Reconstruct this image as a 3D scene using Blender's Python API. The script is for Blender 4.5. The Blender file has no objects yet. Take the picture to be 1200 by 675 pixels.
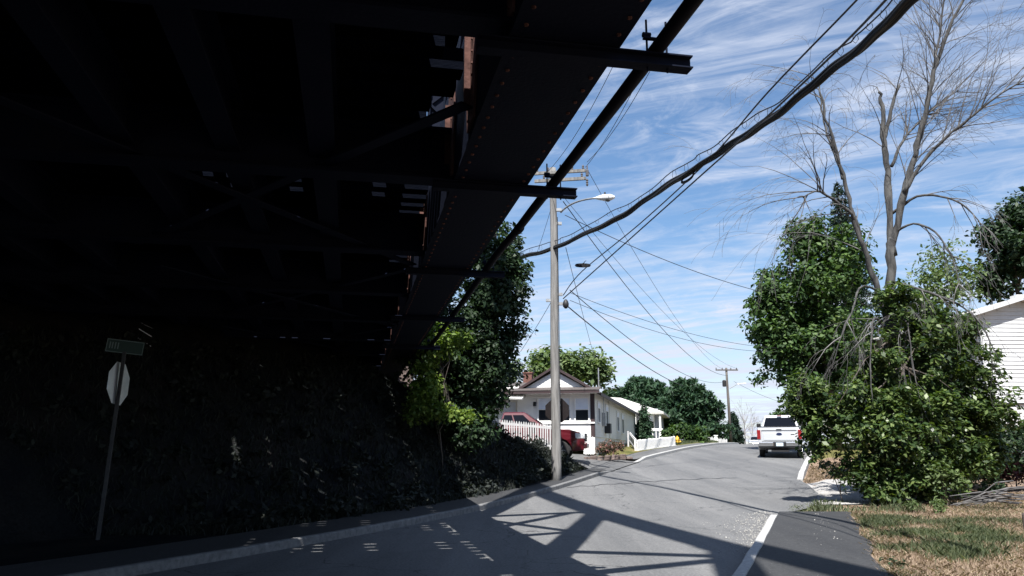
import bpy, bmesh, math, random
import numpy as np
from mathutils import Vector, Matrix

# ---------------------------------------------------------------- camera, sky, sun, exposure
SC = bpy.context.scene
COL = SC.collection
F_PX, PITCH, EYE = 930.0, math.radians(11.6), 1.5
cam_d = bpy.data.cameras.new('camera')
cam = bpy.data.objects.new('camera', cam_d)
COL.objects.link(cam)
cam_d.sensor_width = 36.0
cam_d.lens = F_PX / 1200 * 36
cam_d.clip_end = 6000
cam.location = (0, 0, EYE)
cam.rotation_euler = (math.pi / 2 + PITCH, 0, 0)
SC.camera = cam

SHX, SHY = 0.125, 0.638                      # ground shift of a shadow for each metre of height
SUN_DIR = Vector((-SHX, -SHY, 1)).normalized()
SUN_EL = math.asin(SUN_DIR.z)
SUN_AZ = math.atan2(SUN_DIR.x, SUN_DIR.y)    # from +Y towards +X

world = bpy.data.worlds.new('World')
SC.world = world
world.use_nodes = True
wn, wl = world.node_tree.nodes, world.node_tree.links
wn.clear()
w_out = wn.new('ShaderNodeOutputWorld')
w_bg = wn.new('ShaderNodeBackground')
w_bg.inputs['Strength'].default_value = 0.05
sky = wn.new('ShaderNodeTexSky')
sky.sky_type = 'NISHITA'
sky.sun_disc = False
sky.sun_elevation = SUN_EL
sky.sun_rotation = SUN_AZ
sky.air_density = 1.0
sky.dust_density = 0.15
sky.ozone_density = 2.4
# thin cirrus: streaked noise on a plane high overhead
tc = wn.new('ShaderNodeTexCoord')
sep = wn.new('ShaderNodeSeparateXYZ')
wl.new(tc.outputs['Generated'], sep.inputs[0])
zc = wn.new('ShaderNodeMath'); zc.operation = 'MAXIMUM'; zc.inputs[1].default_value = 0.0
wl.new(sep.outputs['Z'], zc.inputs[0])
za = wn.new('ShaderNodeMath'); za.operation = 'ADD'; za.inputs[1].default_value = 0.12
wl.new(zc.outputs[0], za.inputs[0])
dx = wn.new('ShaderNodeMath'); dx.operation = 'DIVIDE'
dy = wn.new('ShaderNodeMath'); dy.operation = 'DIVIDE'
wl.new(sep.outputs['X'], dx.inputs[0]); wl.new(za.outputs[0], dx.inputs[1])
wl.new(sep.outputs['Y'], dy.inputs[0]); wl.new(za.outputs[0], dy.inputs[1])
cmb = wn.new('ShaderNodeCombineXYZ')
wl.new(dx.outputs[0], cmb.inputs[0]); wl.new(dy.outputs[0], cmb.inputs[1])


def cloud_noise(rot, scale, nscale, detail, rough, dist, lo, hi, off=(0, 0, 0)):
    vr = wn.new('ShaderNodeVectorRotate'); vr.rotation_type = 'Z_AXIS'
    vr.inputs['Angle'].default_value = rot
    wl.new(cmb.outputs[0], vr.inputs['Vector'])
    mp = wn.new('ShaderNodeMapping')
    mp.inputs['Scale'].default_value = scale
    mp.inputs['Location'].default_value = off
    wl.new(vr.outputs[0], mp.inputs[0])
    n = wn.new('ShaderNodeTexNoise')
    n.inputs['Scale'].default_value = nscale
    n.inputs['Detail'].default_value = detail
    n.inputs['Roughness'].default_value = rough
    n.inputs['Distortion'].default_value = dist
    wl.new(mp.outputs[0], n.inputs['Vector'])
    r = wn.new('ShaderNodeMapRange')
    r.interpolation_type = 'SMOOTHSTEP'
    r.inputs['From Min'].default_value = lo
    r.inputs['From Max'].default_value = hi
    wl.new(n.outputs['Fac'], r.inputs['Value'])
    return r.outputs[0]


def wmath(op, a, b):
    m = wn.new('ShaderNodeMath'); m.operation = op
    for i, v in enumerate((a, b)):
        if isinstance(v, (int, float)): m.inputs[i].default_value = v
        else: wl.new(v, m.inputs[i])
    return m.outputs[0]


CLOUD_ROT = math.radians(24)
streaks = cloud_noise(CLOUD_ROT, (0.55, 2.7, 1), 1.7, 13, 0.66, 1.0, 0.41, 0.74)
broad = cloud_noise(CLOUD_ROT, (0.5, 0.8, 1), 1.0, 5, 0.5, 0.5, 0.25, 0.60, (3.1, 1.7, 0))
puffs = cloud_noise(0.3, (1, 1.3, 1), 4.6, 10, 0.66, 1.0, 0.44, 0.80, (1.4, 0.3, 0))
mix1 = wmath('ADD', wmath('MULTIPLY', streaks, 0.95), wmath('MULTIPLY', puffs, 0.7))
cov = wmath('MULTIPLY', mix1, wmath('ADD', wmath('MULTIPLY', broad, 0.75), 0.25))
# more haze-white cloud near the horizon
hz = wn.new('ShaderNodeMapRange'); hz.interpolation_type = 'SMOOTHSTEP'
hz.inputs['From Min'].default_value = 0.0; hz.inputs['From Max'].default_value = 0.30
hz.inputs['To Min'].default_value = 0.5; hz.inputs['To Max'].default_value = 0.0
wl.new(sep.outputs['Z'], hz.inputs['Value'])
cov = wmath('ADD', cov, 0.06)
cov2 = wn.new('ShaderNodeMath'); cov2.operation = 'ADD'; cov2.use_clamp = True
wl.new(cov, cov2.inputs[0]); wl.new(hz.outputs[0], cov2.inputs[1])
cmix = wn.new('ShaderNodeMixRGB')
cmix.inputs['Color2'].default_value = (6.9, 7.5, 8.9, 1)
wl.new(cov2.outputs[0], cmix.inputs['Fac'])
sat = wn.new('ShaderNodeHueSaturation')
sat.inputs['Saturation'].default_value = 1.18
sat.inputs['Value'].default_value = 1.42
wl.new(sky.outputs[0], sat.inputs['Color'])
wl.new(sat.outputs[0], cmix.inputs['Color1'])
wl.new(cmix.outputs[0], w_bg.inputs['Color'])
wl.new(w_bg.outputs[0], w_out.inputs['Surface'])

sun_d = bpy.data.lights.new('sun', 'SUN')
sun_d.energy = 5.0
sun_d.angle = math.radians(0.5)
sun_d.color = (1.0, 0.965, 0.91)
sun = bpy.data.objects.new('sun', sun_d)
COL.objects.link(sun)
sun.location = (0, 0, 60)
sun.rotation_euler = (-SUN_DIR).to_track_quat('-Z', 'Y').to_euler()

SC.view_settings.view_transform = 'Standard'
SC.view_settings.look = 'None'
SC.view_settings.exposure = 1.15
SC.view_settings.gamma = 1.0
SC.view_settings.use_curve_mapping = False
SC.cycles.use_denoising = True
SC.cycles.max_bounces = 7
SC.cycles.diffuse_bounces = 3
SC.cycles.transparent_max_bounces = 8
SC.cycles.caustics_reflective = False
SC.cycles.caustics_refractive = False

# ---------------------------------------------------------------- helpers
RNG = np.random.default_rng(11)
random.seed(5)


def ray(px, py):
    u, v = (px - 600) / F_PX, (337.5 - py) / F_PX
    c, s = math.cos(PITCH), math.sin(PITCH)
    return Vector((u, c - v * s, s + v * c))


def at(px, py, Y):
    """the world point at distance Y ahead that is seen at that place of the view"""
    r = ray(px, py)
    return Vector((0, 0, EYE)) + r * (Y / r.y)


_py = [-60, 14, 20, 25, 30, 35, 40, 50, 60, 70, 78, 100, 220, 6000]
_pz = [0, 0, .06, .24, .5, .82, 1.12, 1.62, 1.95, 2.08, 2.05, 1.72, -5, -30]


def prof(y):
    # road height along the street, smoothed a little
    y = np.asarray(y, float)
    return (np.interp(y - 2, _py, _pz) + 2 * np.interp(y, _py, _pz) + np.interp(y + 2, _py, _pz)) / 4


def curb_l(y): return 0.4 * np.asarray(y, float) - 8.96 + 0.25 * np.sin(np.asarray(y, float) * 0.12)


_ry, _rx = [-60, 10.23, 18.69, 29.63, 37.07, 60, 120], [-23.3, 2.77, 5.91, 10.35, 13.35, 22.7, 46]


def curb_r(y): return np.interp(y, _ry, _rx)


def sstep(x): x = np.clip(x, 0, 1); return x * x * (3 - 2 * x)


def ground_h(x, y):
    x = np.asarray(x, float); y = np.asarray(y, float)
    base = prof(y)
    u = (curb_l(y) - x) * 0.928
    v = (x - curb_r(y)) * 0.928
    u0 = np.interp(y, [11, 15, 20, 26, 30, 33], [4.6, 3.7, 1.9, 0.75, 0.8, 1.0])
    top = np.interp(y, [-40, 23, 27, 29.5, 32.5, 34.5, 40, 46, 200], [4.6, 4.4, 2.0, 1.05, 1.0, .2, .22, .05, .3])
    slope = np.interp(y, [12, 20, 27, 32, 35], [1.3, 0.95, 1.05, 0.9, 0.12])
    bump = 0.06 * np.sin(x * 1.9 + y * 0.7) * np.sin(y * 1.3 - x * 0.5)
    bank = np.minimum(np.maximum(u - u0, 0) * slope, top)
    bank = bank + np.where(bank > 0.05, bump * np.clip(bank, 0, 1), 0)
    right = np.clip((v - 6) * 0.06, 0, 0.9) + bump * np.clip((v - 2) / 3, 0, 1) * 0.5
    road = -0.07
    far = np.clip((np.abs(x) - 80) / 300, 0, 1)
    h = base + np.where(u > 0, -0.07 + 0.16 * sstep((u - 0.62) / 0.3) + bank, np.where(v > 0, -0.07 + 0.13 * sstep((v - 0.62) / 0.3) + right, road))
    return h * (1 - far) + far * (-3.0)


def gz(x, y): return float(ground_h(x, y))


# ---- mesh collector
class MB:
    def __init__(self):
        self.v = []; self.f = []

    def add(self, vs, fs):
        n = len(self.v)
        self.v += [tuple(p) for p in vs]
        self.f += [tuple(i + n for i in q) for q in fs]
        return self

    def box(self, x0, x1, y0, y1, z0, z1):
        return self.add([(x0, y0, z0), (x1, y0, z0), (x1, y1, z0), (x0, y1, z0),
                         (x0, y0, z1), (x1, y0, z1), (x1, y1, z1), (x0, y1, z1)],
                        [(0, 3, 2, 1), (4, 5, 6, 7), (0, 1, 5, 4), (1, 2, 6, 5), (2, 3, 7, 6), (3, 0, 4, 7)])

    def bar(self, p, q, w, h, up=(0, 0, 1)):
        """box beam from p to q: w across, h along the 'up' side"""
        p, q = Vector(p), Vector(q)
        d = (q - p).normalized()
        s = d.cross(Vector(up))
        if s.length < 1e-4: s = d.cross(Vector((1, 0, 0)))
        s.normalize(); t = s.cross(d).normalized()
        vs = []
        for c in (p, q):
            for a, b in ((-1, -1), (1, -1), (1, 1), (-1, 1)):
                vs.append(c + s * (a * w / 2) + t * (b * h / 2))
        return self.add(vs, [(0, 1, 2, 3), (7, 6, 5, 4), (0, 4, 5, 1), (1, 5, 6, 2), (2, 6, 7, 3), (3, 7, 4, 0)])

    def tube(self, pts, rad, sides=6, cap=True):
        pts = [Vector(p) for p in pts]
        if not hasattr(rad, '__len__'): rad = [rad] * len(pts)
        n0 = len(self.v)
        ref = None
        for i, p in enumerate(pts):
            d = (pts[min(i + 1, len(pts) - 1)] - pts[max(i - 1, 0)])
            if d.length < 1e-9: d = Vector((0, 0, 1))
            d.normalize()
            if ref is None:
                ref = d.cross(Vector((0, 0, 1)))
                if ref.length < 0.05: ref = d.cross(Vector((1, 0, 0)))
            ref = (ref - d * ref.dot(d))
            if ref.length < 1e-6: ref = d.orthogonal()
            ref.normalize()
            b = d.cross(ref)
            for k in range(sides):
                a = 2 * math.pi * k / sides
                self.v.append(tuple(p + (ref * math.cos(a) + b * math.sin(a)) * rad[i]))
        for i in range(len(pts) - 1):
            for k in range(sides):
                a = n0 + i * sides + k; b_ = n0 + i * sides + (k + 1) % sides
                self.f.append((a, b_, b_ + sides, a + sides))
        if cap:
            self.f.append(tuple(n0 + k for k in reversed(range(sides))))
            e = n0 + (len(pts) - 1) * sides
            self.f.append(tuple(e + k for k in range(sides)))
        return self

    def lathe(self, prof_, c=(0, 0, 0), axis='Z', sides=16):
        """prof_ = [(r, h), ...] turned about an axis"""
        n0 = len(self.v); c = Vector(c)
        for r, h in prof_:
            for k in range(sides):
                a = 2 * math.pi * k / sides
                p = (r * math.cos(a), r * math.sin(a), h)
                if axis == 'X': p = (p[2], p[0], p[1])
                elif axis == 'Y': p = (p[1], p[2], p[0])
                self.v.append(tuple(c + Vector(p)))
        for i in range(len(prof_) - 1):
            for k in range(sides):
                a = n0 + i * sides + k; b = n0 + i * sides + (k + 1) % sides
                self.f.append((a, b, b + sides, a + sides))
        self.f.append(tuple(n0 + k for k in reversed(range(sides))))
        e = n0 + (len(prof_) - 1) * sides
        self.f.append(tuple(e + k for k in range(sides)))
        return self

    def prism(self, poly, a, b, axis='Y'):
        """2D polygon pushed from a to b along an axis"""
        def P(p, t):
            if axis == 'Y': return (p[0], t, p[1])
            if axis == 'X': return (t, p[0], p[1])
            return (p[0], p[1], t)
        n = len(poly)
        vs = [P(p, a) for p in poly] + [P(p, b) for p in poly]
        fs = [tuple(range(n)), tuple(reversed(range(n, 2 * n)))]
        for i in range(n):
            j = (i + 1) % n
            fs.append((i, i + n, j + n, j))
        return self.add(vs, fs)

    def build(self, name, mat=None, parent=None, smooth=False, bevel=0, kind=None, fix=True):
        me = bpy.data.meshes.new(name)
        me.from_pydata(self.v, [], self.f)
        if fix:
            bm = bmesh.new(); bm.from_mesh(me)
            bmesh.ops.recalc_face_normals(bm, faces=bm.faces)
            bm.to_mesh(me); bm.free()
        me.update()
        return link_mesh(name, me, mat, parent, smooth, bevel, kind)


def link_mesh(name, me, mat=None, parent=None, smooth=False, bevel=0, kind=None):
    o = bpy.data.objects.new(name, me)
    COL.objects.link(o)
    if mat is not None: me.materials.append(mat)
    if smooth:
        me.polygons.foreach_set('use_smooth', [True] * len(me.polygons))
    if bevel:
        m = o.modifiers.new('bevel', 'BEVEL')
        m.width = bevel; m.segments = 2; m.limit_method = 'ANGLE'; m.angle_limit = math.radians(40)
    if parent is not None: o.parent = parent
    if kind: o['kind'] = kind
    return o


def raw_mesh(name, v, f):
    """numpy quads (M,4) or tris (M,3)"""
    me = bpy.data.meshes.new(name)
    k = f.shape[1]
    me.vertices.add(len(v)); me.vertices.foreach_set('co', np.ascontiguousarray(v, np.float32).ravel())
    me.loops.add(f.size); me.loops.foreach_set('vertex_index', np.ascontiguousarray(f, np.int32).ravel())
    me.polygons.add(len(f))
    me.polygons.foreach_set('loop_start', np.arange(0, f.size, k, dtype=np.int32))
    me.polygons.foreach_set('loop_total', np.full(len(f), k, np.int32))
    me.update(calc_edges=True)
    return me


def thing(name, label, cat, loc=(0, 0, 0), rotz=0, group=None):
    o = bpy.data.objects.new(name, None)
    COL.objects.link(o)
    o.empty_display_size = 0.3
    o.location = loc; o.rotation_euler = (0, 0, rotz)
    o['label'] = label; o['category'] = cat
    if group: o['group'] = group
    return o


def tag(o, label, cat, group=None):
    o['label'] = label; o['category'] = cat
    if group: o['group'] = group
    return o


def struct(o):
    o['kind'] = 'structure'
    return o


def dup(ob, parent=None):
    c = ob.copy(); COL.objects.link(c); c.parent = parent
    return c


# ---- materials
def mat(name, col, col2=None, scale=4.0, rough=0.7, metal=0.0, bump=0.0, bscale=None, detail=6, spec=0.5, lo=0.35, hi=0.65, coat=0.0, rough2=None, stretch=None):
    m = bpy.data.materials.new(name); m.use_nodes = True
    nt = m.node_tree; b = nt.nodes['Principled BSDF']
    b.inputs['Roughness'].default_value = rough
    b.inputs['Metallic'].default_value = metal
    b.inputs['Specular IOR Level'].default_value = spec
    b.inputs['Coat Weight'].default_value = coat
    b.inputs['Base Color'].default_value = (*col, 1)
    if col2 is not None or bump:
        tcn = nt.nodes.new('ShaderNodeTexCoord')
        src = tcn.outputs['Object']
        if stretch:
            mp = nt.nodes.new('ShaderNodeMapping'); mp.inputs['Scale'].default_value = stretch
            nt.links.new(src, mp.inputs[0]); src = mp.outputs[0]
        n = nt.nodes.new('ShaderNodeTexNoise')
        n.inputs['Scale'].default_value = scale; n.inputs['Detail'].default_value = detail
        n.inputs['Roughness'].default_value = 0.62
        nt.links.new(src, n.inputs['Vector'])
        if col2 is not None:
            r = nt.nodes.new('ShaderNodeValToRGB')
            r.color_ramp.elements[0].position = lo; r.color_ramp.elements[0].color = (*col, 1)
            r.color_ramp.elements[1].position = hi; r.color_ramp.elements[1].color = (*col2, 1)
            nt.links.new(n.outputs['Fac'], r.inputs[0]); nt.links.new(r.outputs[0], b.inputs['Base Color'])
        if rough2 is not None:
            rr = nt.nodes.new('ShaderNodeMapRange')
            rr.inputs['To Min'].default_value = rough; rr.inputs['To Max'].default_value = rough2
            nt.links.new(n.outputs['Fac'], rr.inputs['Value']); nt.links.new(rr.outputs[0], b.inputs['Roughness'])
        if bump:
            n2 = nt.nodes.new('ShaderNodeTexNoise')
            n2.inputs['Scale'].default_value = bscale or scale * 6; n2.inputs['Detail'].default_value = 8
            nt.links.new(src, n2.inputs['Vector'])
            bp = nt.nodes.new('ShaderNodeBump'); bp.inputs['Strength'].default_value = bump
            bp.inputs['Distance'].default_value = 0.02
            nt.links.new(n2.outputs['Fac'], bp.inputs['Height']); nt.links.new(bp.outputs[0], b.inputs['Normal'])
    return m


def leaf_mat(name, c1, c2, c3, rough=0.58, trans=0.25, tint=None):
    m = bpy.data.materials.new(name); m.use_nodes = True
    nt = m.node_tree; b = nt.nodes['Principled BSDF']; out = nt.nodes['Material Output']
    g = nt.nodes.new('ShaderNodeNewGeometry')
    r = nt.nodes.new('ShaderNodeValToRGB')
    r.color_ramp.elements[0].color = (*c1, 1)
    r.color_ramp.elements[1].color = (*c3, 1)
    e = r.color_ramp.elements.new(0.5); e.color = (*c2, 1)
    nt.links.new(g.outputs['Random Per Island'], r.inputs[0])
    n = nt.nodes.new('ShaderNodeTexNoise'); n.inputs['Scale'].default_value = 0.9; n.inputs['Detail'].default_value = 3
    tcn = nt.nodes.new('ShaderNodeTexCoord'); nt.links.new(tcn.outputs['Object'], n.inputs['Vector'])
    mr = nt.nodes.new('ShaderNodeMapRange'); mr.inputs['From Min'].default_value = .3; mr.inputs['From Max'].default_value = .7
    mr.inputs['To Min'].default_value = .75; mr.inputs['To Max'].default_value = 1.25
    nt.links.new(n.outputs['Fac'], mr.inputs['Value'])
    hsv = nt.nodes.new('ShaderNodeHueSaturation')
    nt.links.new(r.outputs[0], hsv.inputs['Color']); nt.links.new(mr.outputs[0], hsv.inputs['Value'])
    nt.links.new(hsv.outputs[0], b.inputs['Base Color'])
    b.inputs['Roughness'].default_value = rough
    b.inputs['Specular IOR Level'].default_value = 0.3
    t = nt.nodes.new('ShaderNodeBsdfTranslucent')
    tm = nt.nodes.new('ShaderNodeMixRGB'); tm.blend_type = 'MULTIPLY'; tm.inputs['Fac'].default_value = 1
    tm.inputs['Color2'].default_value = (1.5, 1.7, 0.6, 1)
    nt.links.new(hsv.outputs[0], tm.inputs['Color1']); nt.links.new(tm.outputs[0], t.inputs['Color'])
    mx = nt.nodes.new('ShaderNodeMixShader'); mx.inputs[0].default_value = trans
    nt.links.new(b.outputs[0], mx.inputs[1]); nt.links.new(t.outputs[0], mx.inputs[2])
    nt.links.new(mx.outputs[0], out.inputs['Surface'])
    return m


def asphalt_mat(name, dark, light, crack=0.85, grit=(0.20, 0.19, 0.18)):
    """worn tarmac: broad patches, fine aggregate, thin dark cracks"""
    m = bpy.data.materials.new(name); m.use_nodes = True
    nt = m.node_tree; N = nt.nodes.new; L = nt.links.new; b = nt.nodes['Principled BSDF']
    tcn = N('ShaderNodeTexCoord'); P = tcn.outputs['Object']
    a = N('ShaderNodeTexNoise'); a.inputs['Scale'].default_value = 0.35; a.inputs['Detail'].default_value = 7; a.inputs['Roughness'].default_value = .65
    mp = N('ShaderNodeMapping'); mp.inputs['Rotation'].default_value = (0, 0, math.radians(21.8)); mp.inputs['Scale'].default_value = (2.6, .22, 1)
    L(P, mp.inputs[0]); L(mp.outputs[0], a.inputs['Vector'])
    r = N('ShaderNodeValToRGB'); r.color_ramp.elements[0].position = .3; r.color_ramp.elements[1].position = .72
    r.color_ramp.elements[0].color = (*dark, 1); r.color_ramp.elements[1].color = (*light, 1)
    L(a.outputs['Fac'], r.inputs[0])
    g = N('ShaderNodeTexNoise'); g.inputs['Scale'].default_value = 26; g.inputs['Detail'].default_value = 6; g.inputs['Roughness'].default_value = .7
    L(P, g.inputs['Vector'])
    gr = N('ShaderNodeMapRange'); gr.inputs['From Min'].default_value = .3; gr.inputs['From Max'].default_value = .75
    gr.inputs['To Min'].default_value = .5; gr.inputs['To Max'].default_value = 1.5
    L(g.outputs['Fac'], gr.inputs['Value'])
    mul = N('ShaderNodeMixRGB'); mul.blend_type = 'MULTIPLY'; mul.inputs['Fac'].default_value = 1
    L(r.outputs[0], mul.inputs['Color1']); L(gr.outputs[0], mul.inputs['Color2'])
    # stray pale grit
    w = N('ShaderNodeTexVoronoi'); w.inputs['Scale'].default_value = 9; w.feature = 'F1'; L(P, w.inputs['Vector'])
    wr = N('ShaderNodeMapRange'); wr.inputs['From Min'].default_value = .05; wr.inputs['From Max'].default_value = .09
    wr.inputs['To Min'].default_value = .55; wr.inputs['To Max'].default_value = 0
    L(w.outputs['Distance'], wr.inputs['Value'])
    gm = N('ShaderNodeMixRGB'); gm.inputs['Color2'].default_value = (*grit, 1)
    L(wr.outputs[0], gm.inputs['Fac']); L(mul.outputs[0], gm.inputs['Color1'])
    # cracks: warped voronoi edges, only in some patches
    wp = N('ShaderNodeTexNoise'); wp.inputs['Scale'].default_value = 1.3; wp.inputs['Detail'].default_value = 5; L(P, wp.inputs['Vector'])
    ad = N('ShaderNodeVectorMath'); ad.operation = 'MULTIPLY_ADD'; ad.inputs[1].default_value = (1.1, 1.1, 1.1)
    L(wp.outputs['Color'], ad.inputs[0]); L(P, ad.inputs[2])
    c = N('ShaderNodeTexVoronoi'); c.feature = 'DISTANCE_TO_EDGE'; c.inputs['Scale'].default_value = .42; L(ad.outputs[0], c.inputs['Vector'])
    cr = N('ShaderNodeMapRange'); cr.inputs['From Min'].default_value = .002; cr.inputs['From Max'].default_value = .008
    cr.inputs['To Min'].default_value = 1; cr.inputs['To Max'].default_value = 0; L(c.outputs['Distance'], cr.inputs['Value'])
    cm = N('ShaderNodeTexNoise'); cm.inputs['Scale'].default_value = .25; L(P, cm.inputs['Vector'])
    cmr = N('ShaderNodeMapRange'); cmr.inputs['From Min'].default_value = .42; cmr.inputs['From Max'].default_value = .55
    cmr.inputs['To Min'].default_value = 0; cmr.inputs['To Max'].default_value = crack; L(cm.outputs['Fac'], cmr.inputs['Value'])
    ml = N('ShaderNodeMath'); ml.operation = 'MULTIPLY'; L(cr.outputs[0], ml.inputs[0]); L(cmr.outputs[0], ml.inputs[1])
    st = N('ShaderNodeTexNoise'); st.inputs['Scale'].default_value = .8; st.inputs['Detail'].default_value = 6; st.inputs['Distortion'].default_value = .8; L(P, st.inputs['Vector'])
    sr = N('ShaderNodeMapRange'); sr.inputs['From Min'].default_value = .60; sr.inputs['From Max'].default_value = .72; sr.inputs['To Max'].default_value = .35
    L(st.outputs['Fac'], sr.inputs['Value'])
    sm = N('ShaderNodeMixRGB'); sm.inputs['Color2'].default_value = (dark[0] * .6, dark[1] * .6, dark[2] * .6, 1)
    L(sr.outputs[0], sm.inputs['Fac']); L(gm.outputs[0], sm.inputs['Color1']); gm = sm
    fin = N('ShaderNodeMixRGB'); fin.inputs['Color2'].default_value = (.018, .018, .02, 1)
    L(ml.outputs[0], fin.inputs['Fac']); L(gm.outputs[0], fin.inputs['Color1'])
    L(fin.outputs[0], b.inputs['Base Color'])
    b.inputs['Roughness'].default_value = .82
    b.inputs['Specular IOR Level'].default_value = .3
    bp = N('ShaderNodeBump'); bp.inputs['Strength'].default_value = .45; bp.inputs['Distance'].default_value = .01
    L(g.outputs['Fac'], bp.inputs['Height']); L(bp.outputs[0], b.inputs['Normal'])
    return m


def ground_mat(name, cols, scale=0.5):
    """broad patches of three colours with fine litter"""
    m = bpy.data.materials.new(name); m.use_nodes = True
    nt = m.node_tree; N = nt.nodes.new; L = nt.links.new; b = nt.nodes['Principled BSDF']
    P = N('ShaderNodeTexCoord').outputs['Object']
    a = N('ShaderNodeTexNoise'); a.inputs['Scale'].default_value = scale; a.inputs['Detail'].default_value = 9; a.inputs['Roughness'].default_value = .68
    L(P, a.inputs['Vector'])
    r = N('ShaderNodeValToRGB'); el = r.color_ramp.elements
    el[0].position = .36; el[0].color = (*cols[0], 1); el[1].position = .64; el[1].color = (*cols[2], 1)
    e = el.new(.5); e.color = (*cols[1], 1)
    L(a.outputs['Fac'], r.inputs[0])
    g = N('ShaderNodeTexNoise'); g.inputs['Scale'].default_value = 22; g.inputs['Detail'].default_value = 8; g.inputs['Roughness'].default_value = .75
    L(P, g.inputs['Vector'])
    gr = N('ShaderNodeMapRange'); gr.inputs['From Min'].default_value = .3; gr.inputs['From Max'].default_value = .7
    gr.inputs['To Min'].default_value = .5; gr.inputs['To Max'].default_value = 1.45
    L(g.outputs['Fac'], gr.inputs['Value'])
    mul = N('ShaderNodeMixRGB'); mul.blend_type = 'MULTIPLY'; mul.inputs['Fac'].default_value = 1
    L(r.outputs[0], mul.inputs['Color1']); L(gr.outputs[0], mul.inputs['Color2'])
    L(mul.outputs[0], b.inputs['Base Color'])
    b.inputs['Roughness'].default_value = .95
    b.inputs['Specular IOR Level'].default_value = .0
    bp = N('ShaderNodeBump'); bp.inputs['Strength'].default_value = .8; bp.inputs['Distance'].default_value = .05
    L(g.outputs['Fac'], bp.inputs['Height']); L(bp.outputs[0], b.inputs['Normal'])
    return m


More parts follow.
